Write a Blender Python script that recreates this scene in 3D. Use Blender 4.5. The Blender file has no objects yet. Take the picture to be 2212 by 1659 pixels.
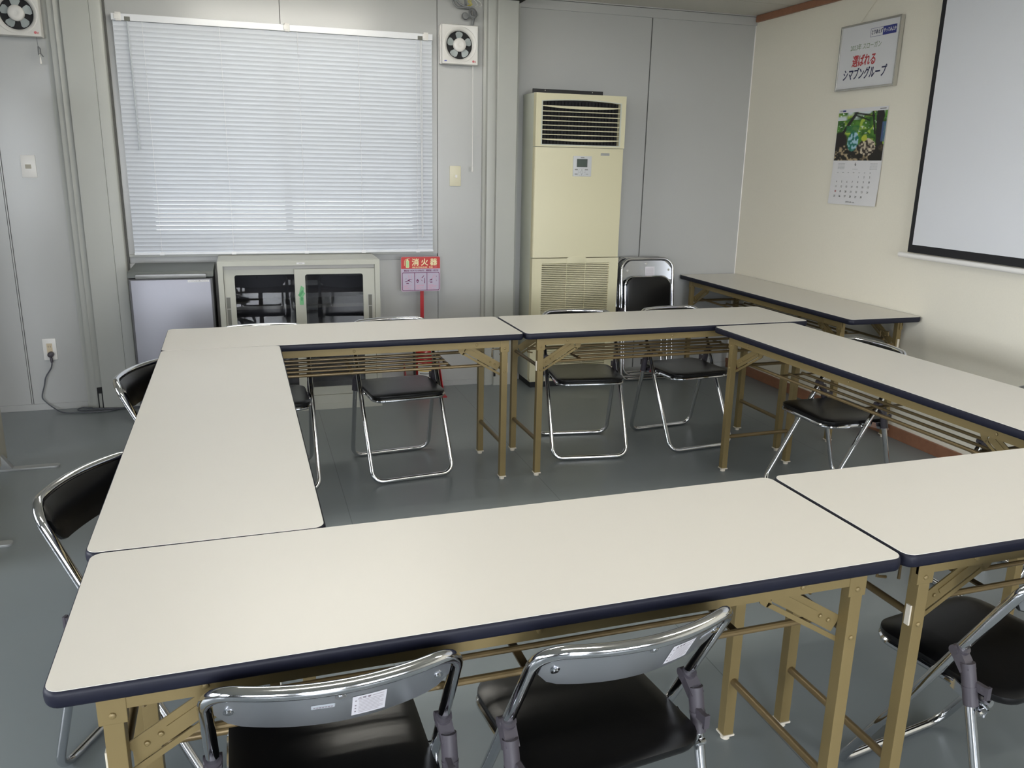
import bpy, math, random
from mathutils import Matrix, Vector
PI = math.pi
SC = bpy.context.scene
COL = SC.collection
# ---------------------------------------------------------------- camera
W_PX, F_PX = 2212, 1779.57
CAM_Z = 1.4142
YAW, PITCH, ROLL = 0.308801, 0.259243, -0.020277
f0 = Vector((math.sin(YAW)*math.cos(PITCH), math.cos(YAW)*math.cos(PITCH), -math.sin(PITCH)))
r0 = Vector((math.cos(YAW), -math.sin(YAW), 0)); d0 = f0.cross(r0)
rr = math.cos(ROLL)*r0 + math.sin(ROLL)*d0
dd = -math.sin(ROLL)*r0 + math.cos(ROLL)*d0
cd = bpy.data.cameras.new('camera'); cam = bpy.data.objects.new('camera', cd); COL.objects.link(cam)
cd.sensor_fit = 'HORIZONTAL'; cd.sensor_width = 36.0; cd.lens = 36.0*F_PX/W_PX; cd.clip_start = 0.02
M = Matrix((( rr.x, -dd.x, -f0.x, 0), (rr.y, -dd.y, -f0.y, 0), (rr.z, -dd.z, -f0.z, CAM_Z), (0, 0, 0, 1)))
cam.matrix_world = M
SC.camera = cam
# ---------------------------------------------------------------- world, exposure
wd = bpy.data.worlds.new('sky'); SC.world = wd; wd.use_nodes = True
bg = wd.node_tree.nodes['Background']
SKY_LOW, SKY_HIGH = 1.5, 21.0     # overcast sky, much brighter on the sun's side (behind and left of the camera)
nt = wd.node_tree
tc = nt.nodes.new('ShaderNodeTexCoord')
dp = nt.nodes.new('ShaderNodeVectorMath'); dp.operation = 'DOT_PRODUCT'; dp.inputs[1].default_value = (-.75, -.62, .22)
mr = nt.nodes.new('ShaderNodeMapRange'); mr.interpolation_type = 'SMOOTHSTEP'
mr.inputs['From Min'].default_value = -0.2; mr.inputs['From Max'].default_value = 0.75
mr.inputs['To Min'].default_value = SKY_LOW; mr.inputs['To Max'].default_value = SKY_HIGH
nt.links.new(tc.outputs['Generated'], dp.inputs[0]); nt.links.new(dp.outputs['Value'], mr.inputs['Value'])
nt.links.new(mr.outputs['Result'], bg.inputs['Strength'])
bg.inputs['Color'].default_value = (0.98, 0.965, 1.0, 1)
vs = SC.view_settings
vs.view_transform = 'Standard'; vs.look = 'None'; vs.gamma = 1.0; vs.use_curve_mapping = False
vs.exposure = 0.0
SC.cycles.use_denoising = True
SC.cycles.max_bounces = 10; SC.cycles.diffuse_bounces = 5; SC.cycles.glossy_bounces = 5
SC.cycles.sample_clamp_indirect = 8.0; SC.cycles.caustics_reflective = False; SC.cycles.caustics_refractive = False
TUBE_STRENGTH = 40.0
# ---------------------------------------------------------------- materials
MATS = {}
def mat(name, col, rough=0.5, metal=0.0, spec=0.5, noise=0.0, nscale=40.0, bump=0.0, bscale=300.0, coat=0.0):
    m = bpy.data.materials.new(name); m.use_nodes = True
    nt = m.node_tree; b = nt.nodes['Principled BSDF']
    b.inputs['Base Color'].default_value = (*col, 1); b.inputs['Roughness'].default_value = rough
    b.inputs['Metallic'].default_value = metal; b.inputs['Specular IOR Level'].default_value = spec
    b.inputs['Coat Weight'].default_value = coat
    if noise or bump:
        tc = nt.nodes.new('ShaderNodeTexCoord')
    if noise:
        n = nt.nodes.new('ShaderNodeTexNoise'); n.inputs['Scale'].default_value = nscale; n.inputs['Detail'].default_value = 4
        mr = nt.nodes.new('ShaderNodeMapRange'); mr.inputs['To Min'].default_value = 1-noise; mr.inputs['To Max'].default_value = 1+noise
        mx = nt.nodes.new('ShaderNodeMix'); mx.data_type = 'RGBA'; mx.blend_type = 'MULTIPLY'; mx.inputs[0].default_value = 1
        mx.inputs[6].default_value = (*col, 1)
        nt.links.new(tc.outputs['Object'], n.inputs['Vector']); nt.links.new(n.outputs['Fac'], mr.inputs['Value'])
        nt.links.new(mr.outputs['Result'], mx.inputs[7]); nt.links.new(mx.outputs[2], b.inputs['Base Color'])
    if bump:
        n2 = nt.nodes.new('ShaderNodeTexNoise'); n2.inputs['Scale'].default_value = bscale; n2.inputs['Detail'].default_value = 3
        bp = nt.nodes.new('ShaderNodeBump'); bp.inputs['Strength'].default_value = bump; bp.inputs['Distance'].default_value = 0.002
        nt.links.new(tc.outputs['Object'], n2.inputs['Vector']); nt.links.new(n2.outputs['Fac'], bp.inputs['Height'])
        nt.links.new(bp.outputs['Normal'], b.inputs['Normal'])
    MATS[name] = m
    return m
def emis(name, col, s):
    m = bpy.data.materials.new(name); m.use_nodes = True; nt = m.node_tree
    nt.nodes.remove(nt.nodes['Principled BSDF'])
    e = nt.nodes.new('ShaderNodeEmission'); e.inputs['Color'].default_value = (*col, 1); e.inputs['Strength'].default_value = s
    nt.links.new(e.outputs[0], nt.nodes['Material Output'].inputs['Surface']); MATS[name] = m
    return m
def glass(name, tint=(1, 1, 1), rough=0.0):
    m = bpy.data.materials.new(name); m.use_nodes = True; nt = m.node_tree
    nt.nodes.remove(nt.nodes['Principled BSDF'])
    tr = nt.nodes.new('ShaderNodeBsdfTransparent'); tr.inputs['Color'].default_value = (*tint, 1)
    gl = nt.nodes.new('ShaderNodeBsdfGlossy'); gl.inputs['Roughness'].default_value = rough
    fr = nt.nodes.new('ShaderNodeFresnel'); fr.inputs['IOR'].default_value = 1.7
    mx = nt.nodes.new('ShaderNodeMixShader')
    nt.links.new(fr.outputs[0], mx.inputs[0]); nt.links.new(tr.outputs[0], mx.inputs[1]); nt.links.new(gl.outputs[0], mx.inputs[2])
    nt.links.new(mx.outputs[0], nt.nodes['Material Output'].inputs['Surface']); MATS[name] = m
    return m
mat('panel_paint', (0.44, 0.443, 0.435), 0.26, noise=0.02, nscale=3.0, bump=0.02, bscale=60)
mat('panel_seam', (0.10, 0.10, 0.095), 0.7)
mat('pillar_paint', (0.42, 0.425, 0.395), 0.38, noise=0.02, nscale=4)
mat('wallpaper', (0.77, 0.73, 0.625), 0.85, spec=0.2, noise=0.03, nscale=120, bump=0.25, bscale=420)
mat('ceiling_paint', (0.58, 0.565, 0.52), 0.6)
mat('ceiling_gap', (0.02, 0.02, 0.02), 0.8)
mat('laminate', (0.755, 0.725, 0.67), 0.34, spec=0.35, noise=0.012, nscale=5)
mat('navy_edge', (0.008, 0.009, 0.020), 0.5, spec=0.3, noise=0.2, nscale=60)
mat('gold_paint', (0.235, 0.175, 0.075), 0.45, metal=0.25, noise=0.06, nscale=14)
mat('gold_rod', (0.19, 0.135, 0.062), 0.36, metal=0.35)
mat('foot_plastic', (0.72, 0.66, 0.55), 0.5)
mat('chrome', (0.72, 0.73, 0.76), 0.10, metal=1.0)
mat('steel_plate', (0.55, 0.57, 0.61), 0.30, metal=0.9)
mat('black_vinyl', (0.004, 0.004, 0.0045), 0.30, spec=0.40, bump=0.05, bscale=500)
mat('hinge_plastic', (0.065, 0.058, 0.070), 0.45)
mat('label_paper', (0.72, 0.70, 0.74), 0.6)
mat('label_print', (0.28, 0.24, 0.27), 0.7)
mat('label_print_pale', (0.46, 0.42, 0.45), 0.7)
mat('clear_sticker', (0.50, 0.53, 0.57), 0.4)
mat('blind_white', (0.70, 0.725, 0.77), 0.42)
mat('blind_rail', (0.78, 0.79, 0.82), 0.25)
mat('blind_cord', (0.80, 0.80, 0.82), 0.6)
mat('aluminium', (0.55, 0.56, 0.57), 0.35, metal=0.7)
mat('white_plastic', (0.78, 0.76, 0.73), 0.28)
mat('ivory_plastic', (0.66, 0.62, 0.46), 0.35)
mat('switch_grey', (0.40, 0.37, 0.30), 0.5)
mat('beige_insert', (0.62, 0.52, 0.36), 0.5)
mat('dark_void', (0.006, 0.006, 0.007), 0.7)
mat('fan_blade', (0.34, 0.375, 0.375), 0.35)
mat('fan_blue', (0.12, 0.14, 0.45), 0.6); mat('fan_red', (0.55, 0.14, 0.16), 0.6)
mat('ac_cream', (0.70, 0.655, 0.45), 0.42)
mat('ac_side', (0.56, 0.58, 0.50), 0.45)
mat('ac_white', (0.60, 0.61, 0.62), 0.4)
mat('lcd', (0.052, 0.075, 0.062), 0.25)
mat('silver_plate', (0.36, 0.36, 0.35), 0.4, metal=0.3)
mat('dark_print', (0.09, 0.09, 0.09), 0.6)
mat('mid_print', (0.26, 0.26, 0.26), 0.6)
mat('cabinet_paint', (0.47, 0.47, 0.41), 0.4)
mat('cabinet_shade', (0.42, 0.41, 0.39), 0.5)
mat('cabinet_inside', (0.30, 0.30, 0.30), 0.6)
mat('handle_recess', (0.14, 0.14, 0.12), 0.5)
glass('cabinet_glass', (0.62, 0.62, 0.64))
glass('window_glass', (0.94, 0.97, 0.98))
mat('green_tape', (0.16, 0.42, 0.20), 0.6); mat('green_tape_dark', (0.08, 0.30, 0.13), 0.6)
mat('fridge_face', (0.23, 0.23, 0.265), 0.36, metal=0.25)
mat('fridge_body', (0.055, 0.055, 0.06), 0.45)
mat('fridge_lid', (0.11, 0.12, 0.115), 0.5)
mat('fridge_grip', (0.16, 0.16, 0.155), 0.3, metal=0.4)
mat('sign_red', (0.50, 0.022, 0.016), 0.4); mat('sign_lilac', (0.47, 0.42, 0.53), 0.5)
mat('sign_rim', (0.62, 0.45, 0.58), 0.5)
mat('sign_cream', (0.85, 0.78, 0.46), 0.5); mat('sign_green', (0.46, 0.66, 0.30), 0.5); mat('sign_wine', (0.14, 0.010, 0.075), 0.5)
mat('sign_pink', (0.62, 0.30, 0.40), 0.5)
mat('post_red', (0.42, 0.010, 0.016), 0.4); mat('ext_red', (0.40, 0.008, 0.010), 0.25)
mat('black_rubber', (0.010, 0.010, 0.011), 0.5); mat('ext_label', (0.62, 0.62, 0.62), 0.5)
mat('ext_blue', (0.01, 0.07, 0.42), 0.5); mat('ext_yellow', (0.70, 0.45, 0.05), 0.5)
mat('frame_alu', (0.62, 0.61, 0.58), 0.22, metal=0.9)
mat('poster_white', (0.66, 0.66, 0.67), 0.22, spec=0.5)
mat('print_green', (0.16, 0.22, 0.12), 0.6); mat('print_red', (0.42, 0.045, 0.05), 0.6)
mat('print_navy', (0.012, 0.014, 0.06), 0.6); mat('print_blue', (0.028, 0.036, 0.19), 0.6)
mat('paper', (0.70, 0.69, 0.70), 0.6); mat('print_grey', (0.18, 0.18, 0.17), 0.7); mat('print_pale', (0.42, 0.42, 0.42), 0.7)
mat('wire', (0.62, 0.58, 0.45), 0.5)
mat('screen_white', (0.66, 0.67, 0.70), 0.8); mat('screen_black', (0.006, 0.006, 0.008), 0.7)
mat('cord_grey', (0.095, 0.10, 0.115), 0.5); mat('cable_grey', (0.17, 0.175, 0.18), 0.45)
mat('cable_yellow', (0.62, 0.55, 0.10), 0.5); mat('cable_white', (0.70, 0.70, 0.66), 0.5)
mat('wood_trim', (0.27, 0.125, 0.07), 0.45, noise=0.25, nscale=30)
mat('partition_beige', (0.40, 0.385, 0.33), 0.6); mat('partition_steel', (0.34, 0.35, 0.35), 0.4, metal=0.3)
mat('outdoor_ground', (0.30, 0.31, 0.28), 0.9)
mat('lamp_white', (0.80, 0.80, 0.78), 0.4)
emis('tube_glow', (1.0, 0.965, 0.87), TUBE_STRENGTH)
# floor: blue-grey sheet vinyl with hairline joints
def floor_mat():
    m = mat('floor_vinyl', (0.20, 0.225, 0.235), 0.30, spec=0.42, noise=0.07, nscale=2.2)
    nt = m.node_tree; b = nt.nodes['Principled BSDF']
    src = b.inputs['Base Color'].links[0].from_socket
    geo = nt.nodes.new('ShaderNodeNewGeometry'); sep = nt.nodes.new('ShaderNodeSeparateXYZ'); nt.links.new(geo.outputs['Position'], sep.inputs[0])
    facs = []
    for ax, off, per in (('X', 1.2335, 1.54), ('X', 0.33, 4.0)):
        s1 = nt.nodes.new('ShaderNodeMath'); s1.operation = 'SUBTRACT'; s1.inputs[1].default_value = off; nt.links.new(sep.outputs[ax], s1.inputs[0])
        p = nt.nodes.new('ShaderNodeMath'); p.operation = 'PINGPONG'; p.inputs[1].default_value = per/2; nt.links.new(s1.outputs[0], p.inputs[0])
        l = nt.nodes.new('ShaderNodeMath'); l.operation = 'LESS_THAN'; l.inputs[1].default_value = 0.0016; nt.links.new(p.outputs[0], l.inputs[0])
        facs.append(l)
    mxx = nt.nodes.new('ShaderNodeMath'); mxx.operation = 'MAXIMUM'; nt.links.new(facs[0].outputs[0], mxx.inputs[0]); nt.links.new(facs[1].outputs[0], mxx.inputs[1])
    sc = nt.nodes.new('ShaderNodeMath'); sc.operation = 'MULTIPLY'; sc.inputs[1].default_value = 0.55; nt.links.new(mxx.outputs[0], sc.inputs[0])
    mx = nt.nodes.new('ShaderNodeMix'); mx.data_type = 'RGBA'; mx.inputs[7].default_value = (0.05, 0.058, 0.06, 1)
    nt.links.new(sc.outputs[0], mx.inputs[0]); nt.links.new(src, mx.inputs[6]); nt.links.new(mx.outputs[2], b.inputs['Base Color'])
floor_mat()
# ---------------------------------------------------------------- mesh builder
class MB:
    def __init__(s): s.v = []; s.f = []; s.m = []; s.mats = []; s.T = Matrix.Identity(4)
    def mi(s, mname):
        if mname is None: return 0
        if mname not in s.mats: s.mats.append(mname)
        return s.mats.index(mname)
    def add(s, vs, fs, mname=None):
        o = len(s.v); i = s.mi(mname)
        s.v += [tuple(s.T @ Vector(p)) for p in vs]
        s.f += [tuple(k+o for k in f) for f in fs]; s.m += [i]*len(fs)
        return s
    def box(s, x0, x1, y0, y1, z0, z1, mname=None):
        v = [(x, y, z) for z in (z0, z1) for y in (y0, y1) for x in (x0, x1)]
        return s.add(v, [(0, 2, 3, 1), (4, 5, 7, 6), (0, 1, 5, 4), (2, 6, 7, 3), (0, 4, 6, 2), (1, 3, 7, 5)], mname)
    def obox(s, p, q, w, h, up=(0, 0, 1), mname=None):
        """bar from p to q, width w (sideways), height h (along up)"""
        p, q = Vector(p), Vector(q); d = (q-p).normalized(); sd = d.cross(Vector(up)).normalized(); u = sd.cross(d)
        v = []
        for c in (p, q):
            for a, b in ((-1, -1), (1, -1), (1, 1), (-1, 1)): v.append(c + sd*a*w/2 + u*b*h/2)
        return s.add(v, [(3, 2, 1, 0), (4, 5, 6, 7), (0, 1, 5, 4), (1, 2, 6, 5), (2, 3, 7, 6), (3, 0, 4, 7)], mname)
    def tube(s, pts, r, seg=10, closed=False, mname=None, cap=True):
        pts = [Vector(p) for p in pts]; n = len(pts); v = []; f = []
        nrm = None
        for i, p in enumerate(pts):
            a = pts[(i-1) % n] if (closed or i > 0) else p; b = pts[(i+1) % n] if (closed or i < n-1) else p
            t = (b-a).normalized()
            if nrm is None:
                nrm = t.orthogonal().normalized()
            else:
                nrm = (nrm - t*nrm.dot(t));
                nrm = nrm.normalized() if nrm.length > 1e-6 else t.orthogonal().normalized()
            bn = t.cross(nrm)
            for k in range(seg):
                a_ = 2*PI*k/seg; v.append(p + (nrm*math.cos(a_) + bn*math.sin(a_))*r)
        for i in range(n if closed else n-1):
            j = (i+1) % n
            if closed and i == n-1:   # match twist
                best = min(range(seg), key=lambda o: (v[i*seg]-v[j*seg+o]).length)
            else: best = 0
            for k in range(seg):
                k2 = (k+1) % seg
                f.append((i*seg+k, i*seg+k2, j*seg+(k2+best) % seg, j*seg+(k+best) % seg))
        if not closed and cap:
            f.append(tuple(range(seg))[::-1]); f.append(tuple((n-1)*seg+k for k in range(seg)))
        return s.add(v, f, mname)
    def cyl(s, p, q, r, seg=16, mname=None): return s.tube([p, q], r, seg, False, mname)
    def lathe(s, prof, c=(0, 0, 0), axis='Z', seg=32, mname=None):
        v = []; f = []
        for r, h in prof:
            for k in range(seg):
                a = 2*PI*k/seg; x, y = r*math.cos(a), r*math.sin(a)
                p = (x, y, h) if axis == 'Z' else ((x, h, y) if axis == 'Y' else (h, x, y))
                v.append((p[0]+c[0], p[1]+c[1], p[2]+c[2]))
        for i in range(len(prof)-1):
            for k in range(seg):
                k2 = (k+1) % seg; f.append((i*seg+k, i*seg+k2, (i+1)*seg+k2, (i+1)*seg+k))
        f.append(tuple(range(seg))[::-1]); f.append(tuple((len(prof)-1)*seg+k for k in range(seg)))
        return s.add(v, f, mname)
    def prism(s, poly, a, b, plane='XY', mname=None):
        """extrude 2D polygon from a to b along the remaining axis"""
        def P(u, w, h): return (u, w, h) if plane == 'XY' else ((u, h, w) if plane == 'XZ' else (h, u, w))
        n = len(poly); v = [P(u, w, a) for u, w in poly] + [P(u, w, b) for u, w in poly]
        f = [tuple(range(n))[::-1], tuple(range(n, 2*n))] + [(i, (i+1) % n, n+(i+1) % n, n+i) for i in range(n)]
        return s.add(v, f, mname)
    def frame(s, outer, inner, a, b, plane='XZ', mname=None):
        """ring between two outlines with the same number of points, extruded a..b"""
        def P(u, w, h): return (u, w, h) if plane == 'XY' else ((u, h, w) if plane == 'XZ' else (h, u, w))
        n = len(outer)
        v = [P(*p, a) for p in outer] + [P(*p, a) for p in inner] + [P(*p, b) for p in outer] + [P(*p, b) for p in inner]
        f = []
        for i in range(n):
            j = (i+1) % n
            f += [(i, j, n+j, n+i), (2*n+i, 3*n+i, 3*n+j, 2*n+j), (i, 2*n+i, 2*n+j, j), (n+i, n+j, 3*n+j, 3*n+i)]
        return s.add(v, f, mname)
    def build(s, name, mname=None, parent=None, smooth=True, bevel=0.0, ang=35):
        me = bpy.data.meshes.new(name); me.from_pydata(s.v, [], s.f)
        mats = s.mats if s.mats else [mname]
        for mn in mats: me.materials.append(MATS[mn])
        if s.mats: me.polygons.foreach_set('material_index', s.m)
        me.update()
        import bmesh
        bm = bmesh.new(); bm.from_mesh(me); bmesh.ops.recalc_face_normals(bm, faces=bm.faces)
        if bevel:
            es = [e for e in bm.edges if len(e.link_faces) == 2 and e.calc_face_angle(0) > 0.6]
            bmesh.ops.bevel(bm, geom=es, offset=bevel, segments=2, affect='EDGES', profile=0.6)
        bm.to_mesh(me); bm.free()
        if smooth:
            me.shade_smooth(); me.set_sharp_from_angle(angle=math.radians(ang))
        o = bpy.data.objects.new(name, me); COL.objects.link(o)
        if parent is not None: o.parent = parent
        return o
def tag(o, label=None, cat=None, group=None, kind=None):
    if label: o['label'] = label
    if cat: o['category'] = cat
    if group: o['group'] = group
    if kind: o['kind'] = kind
    return o
def thing(name, label, cat, loc=(0, 0, 0), rz=0.0, group=None):
    o = bpy.data.objects.new(name, None); COL.objects.link(o); o.empty_display_size = 0.1
    o.location = loc; o.rotation_euler = (0, 0, rz)
    return tag(o, label, cat, group)
def struct(o): o['kind'] = 'structure'; return o
def copy_tree(o, parent=None):
    c = o.copy(); COL.objects.link(c)
    if parent is not None: c.parent = parent
    for ch in list(o.children): copy_tree(ch, c)
    return c
def rrect(x0, x1, y0, y1, r, n=5):
    out = []
    for cx, cy, a0 in ((x1-r, y0+r, -PI/2), (x1-r, y1-r, 0), (x0+r, y1-r, PI/2), (x0+r, y0+r, PI)):
        for k in range(n+1):
            a = a0 + PI/2*k/n; out.append((cx+r*math.cos(a), cy+r*math.sin(a)))
    return out
def text_mb(mb, txt, size, mname, M, bold=0.0, shear=0.0, align='CENTER', thick=0.0004, sx=1.0, spacing=1.0, width=None):
    """flat lettering (baseline on local X, up = local Y) added to a builder through matrix M"""
    c = bpy.data.curves.new('t', 'FONT'); c.body = txt; c.size = size; c.align_x = align; c.align_y = 'CENTER'
    c.shear = shear; c.extrude = thick; c.resolution_u = 4; c.space_character = spacing
    o = bpy.data.objects.new('t', c); COL.objects.link(o)
    bpy.context.view_layer.update()
    dg = bpy.context.evaluated_depsgraph_get()
    me = bpy.data.meshes.new_from_object(o.evaluated_get(dg))
    vs_ = [v.co.copy() for v in me.vertices]; fs = [tuple(p.vertices) for p in me.polygons]
    if vs_ and width:
        w = max(v.x for v in vs_) - min(v.x for v in vs_); sx = width/w if w > 0 else 1
    old = mb.T; off = [(0, 0)] if not bold else [(-bold, 0), (bold, 0), (0, bold), (0, -bold)]   # heavier strokes by overstriking
    for i, (dx, dy) in enumerate(off):
        mb.T = old @ M @ Matrix.Translation((dx, dy, i*.00003)) @ Matrix.Diagonal((sx, 1, 1, 1)); mb.add(vs_, fs, mname)
    mb.T = old
    bpy.data.objects.remove(o); bpy.data.curves.remove(c); bpy.data.meshes.remove(me)
def face_Y(x, y, z):   # text plane facing -Y (towards the camera), origin at x,y,z
    return Matrix.Translation((x, y, z)) @ Matrix.Rotation(PI/2, 4, 'X')
def face_X(x, y, z):   # text plane on the right wall, facing -X; reading direction -Y
    return Matrix.Translation((x, y, z)) @ Matrix.Rotation(-PI/2, 4, 'Z') @ Matrix.Rotation(PI/2, 4, 'X')

# ---------------------------------------------------------------- room shell
XR, YL, YP, YR, ZC = 3.335, 5.145, 5.08, 5.212, 2.412
XL, YF = -4.2, -3.0
struct(MB().box(XL-.1, XR+.1, YF-.1, YR+.1, -.06, 0).build('floor', 'floor_vinyl', smooth=False))
m = MB()
k = 0; y = YR
m.box(XL-.1, XR+.1, YF-.1, YR+.1, ZC+.012, ZC+.06, 'ceiling_gap')
while y > YF:
    m.box(XL, XR-.0, max(y-.417, YF), y-.005, ZC, ZC+.013, 'ceiling_paint'); y -= .42
struct(m.build('ceiling', smooth=False))
# back wall: left panels, window panel with its opening, right panels
WX0, WX1, WZ0, WZ1 = -.575, 1.045, .925, 2.105
m = MB()
PW = .91
m.box(XL, -.93, YL+.004, YL+.05, 0, ZC, 'panel_seam')
m.box(XL, -1.2465, YL, YL+.03, 0, ZC, 'panel_paint'); m.box(-1.2335, -.93, YL, YL+.03, 0, ZC, 'panel_paint')
m.box(-1.243, -1.237, YL-.002, YL+.02, .035, ZC, 'panel_paint')
def wallseg(x0, x1, z0, z1, y=YL): m.box(x0, x1, y, y+.05, z0, z1, 'panel_paint')
wallseg(-.70, WX0, .868, ZC); wallseg(WX1, 1.1295, .868, ZC)
wallseg(WX0, .2325, WZ1, ZC); wallseg(.2365, WX1, WZ1, ZC); wallseg(WX0, WX1, .868, WZ0)
m.box(.2325, .2365, YL+.006, YL+.05, WZ1, ZC, 'panel_seam'); m.box(1.1295, 1.1335, YL+.006, YL+.05, 0, ZC, 'panel_seam')
wallseg(-.70, 1.1295, .832, .868, YL+.014); wallseg(-.70, 1.1295, 0, .832, YL-.004)
wallseg(1.1335, 1.48, 0, ZC)
m.box(1.60, XR+.05, YR+.006, YR+.05, 0, ZC, 'panel_seam')
m.box(1.60, 2.5615, YR, YR+.03, 0, ZC, 'panel_paint'); m.box(2.5695, XR+.05, YR, YR+.03, 0, ZC, 'panel_paint')
struct(m.build('wall_back', smooth=False))
struct(MB().box(XR, XR+.06, YF, YR+.05, 0, ZC).build('wall_right', 'wallpaper', smooth=False))
# front wall (behind the camera) and left wall, with their windows and a glazed door
def portal(loc, rot, sx, sy):
    l = bpy.data.lights.new('daylight_portal', 'AREA'); l.shape = 'RECTANGLE'; l.size = sx; l.size_y = sy; l.cycles.is_portal = True
    o = bpy.data.objects.new('daylight_portal', l); COL.objects.link(o); o.location = loc; o.rotation_euler = rot
FWIN = [(-3.4, -1.3, .8, 2.1), (-.75, .55, .04, 2.1), (1.1, 3.0, .8, 2.1)]
LWIN = [(-2.7, -.1, .8, 2.1), (.5, 3.2, .8, 2.1)]
def holed_wall(name, lo, hi, wins, box):
    m = MB(); xs = [lo] + [v for w in wins for v in w[:2]] + [hi]
    for i in range(0, len(xs), 2): box(m, xs[i], xs[i+1], 0, ZC)
    for a, b, z0, z1 in wins: box(m, a, b, 0, z0); box(m, a, b, z1, ZC)
    struct(m.build(name, 'panel_paint', smooth=False))
holed_wall('wall_front', XL, XR, FWIN, lambda m, a, b, z0, z1: m.box(a, b, YF-.06, YF, z0, z1))
holed_wall('wall_left', YF, YR+.05, LWIN, lambda m, a, b, z0, z1: m.box(XL-.06, XL, a, b, z0, z1))
def glazing(n, a, b, z0, z1, front):
    w = thing(n, None, None); struct(w); q = (a+b)/2; m = MB()
    pl, d0_, d1_ = ('XZ', YF-.05, YF-.02) if front else ('YZ', XL-.05, XL-.02)
    for u0, u1 in ((a, q+.02), (q-.02, b)): m.frame([(u0, z0), (u1, z0), (u1, z1), (u0, z1)], [(u0+.04, z0+.05), (u1-.04, z0+.05), (u1-.04, z1-.04), (u0+.04, z1-.04)], d0_, d1_, pl)
    m.build(n.rstrip('_0123456789')+'_frame', 'aluminium', w, smooth=False)
    m = MB(); g = (d0_+d1_)/2
    if front: m.box(a+.03, b-.03, g-.002, g+.002, z0+.03, z1-.03)
    else: m.box(g-.002, g+.002, a+.03, b-.03, z0+.03, z1-.03)
    m.build(n.rstrip('_0123456789')+'_pane', 'window_glass', w, smooth=False)
    if front: portal((q, YF-.07, (z0+z1)/2), (PI/2, 0, 0), b-a, z1-z0)
    else: portal((XL-.07, q, (z0+z1)/2), (PI/2, 0, -PI/2), b-a, z1-z0)
glazing('window_2', *FWIN[0], True); glazing('door_1', *FWIN[1], True); glazing('window_3', *FWIN[2], True)
glazing('window_4', *LWIN[0], False); glazing('window_5', *LWIN[1], False)
portal(((WX0+WX1)/2, YL+.07, (WZ0+WZ1)/2), (-PI/2, 0, 0), WX1-WX0, WZ1-WZ0)
# pillars (double folded steel posts of the unit frame)
ZP = 2.363
def pill(name, boxes, rounds=()):
    m = MB()
    for x0, x1, y0 in boxes: m.box(x0, x1, y0, YR, 0, ZC)
    for x, y, r in rounds: m.cyl((x, y, 0), (x, y, ZC), r, 16)
    return struct(m.build(name, 'pillar_paint', smooth=True, bevel=0.0))
m = MB()
m.prism([(-.928, YL+.02), (-.928, YP+.035), (-.900, YP+.035), (-.897, YP+.020), (-.866, YP+.030), (-.862, YP), (-.728, YP), (-.7265, YP+.003), (-.725, YP),
         (-.684, YP), (-.672, YP+.004), (-.667, YP+.014), (-.667, YL+.02)], 0, ZC, 'XY', 'pillar_paint')
m.box(-.955, -.928, YL-.004, YL+.02, 0, ZC, 'pillar_paint')
m.box(-.667, -.658, YP+.045, YL+.02, 0, ZC, 'panel_seam')
m.box(-.893, -.887, YP+.0185, YP+.03, 0, .09, 'dark_void'); m.box(-.872, -.866, YP+.0235, YP+.035, 0, .09, 'dark_void'); m.box(-.893, -.866, YP+.0175, YP+.03, .09, .125, 'dark_void')
struct(m.build('trim_1', ang=20))
m = MB()
m.prism([(1.412, YL+.02), (1.412, YL-.02), (1.427, YP+.035), (1.432, YP+.012), (1.440, YP+.010), (1.478, YP+.012), (1.480, YP+.020), (1.486, YP+.020), (1.490, YP+.002),
         (1.494, YP), (1.616, YP), (1.620, YP+.004), (1.620, YP+.075), (1.652, YP+.075), (1.652, YR+.02)], 0, ZP, 'XY', 'pillar_paint')
m.box(1.40, 1.66, YP-.06, YR, ZP+.008, ZC, 'ceiling_gap'); m.box(1.49, 1.504, YP-.0015, YP+.01, .06, .12, 'dark_void'); m.box(1.624, 1.634, YP+.06, YP+.08, .13, .16, 'dark_void')
struct(m.build('trim_2', ang=20))
# wall head channel on the right back wall
m = MB(); m.box(1.655, XR, YR-.012, YR, 2.352, 2.404); m.box(1.655, XR, YR-.02, YR, 2.406, ZC)
struct(m.build('trim_3', 'panel_paint', smooth=False))
# skirtings
struct(MB().box(XL, -.955, YL-.008, YL, 0, .036).build('baseboard_back', 'panel_paint', smooth=False, bevel=.001))
struct(MB().box(1.1335, 1.412, YL-.008, YL, 0, .036).build('baseboard_middle', 'panel_paint', smooth=False, bevel=.001))
struct(MB().box(1.66, XR-.013, YR-.008, YR, 0, .036).build('baseboard_corner', 'panel_paint', smooth=False, bevel=.001))
struct(MB().box(XR-.013, XR, YF, YR-.001, 0, .066).build('baseboard_right', 'wood_trim', smooth=False, bevel=.002))
struct(MB().box(XR-.02, XR, YF, YR-.022, 2.370, ZC-.001).build('trim_4', 'wood_trim', smooth=False, bevel=.002))
struct(MB().cyl((XR-.002, YR-.002, .036), (XR-.002, YR-.002, 2.37), .0035, 8).build('trim_5', 'white_plastic'))
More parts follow.
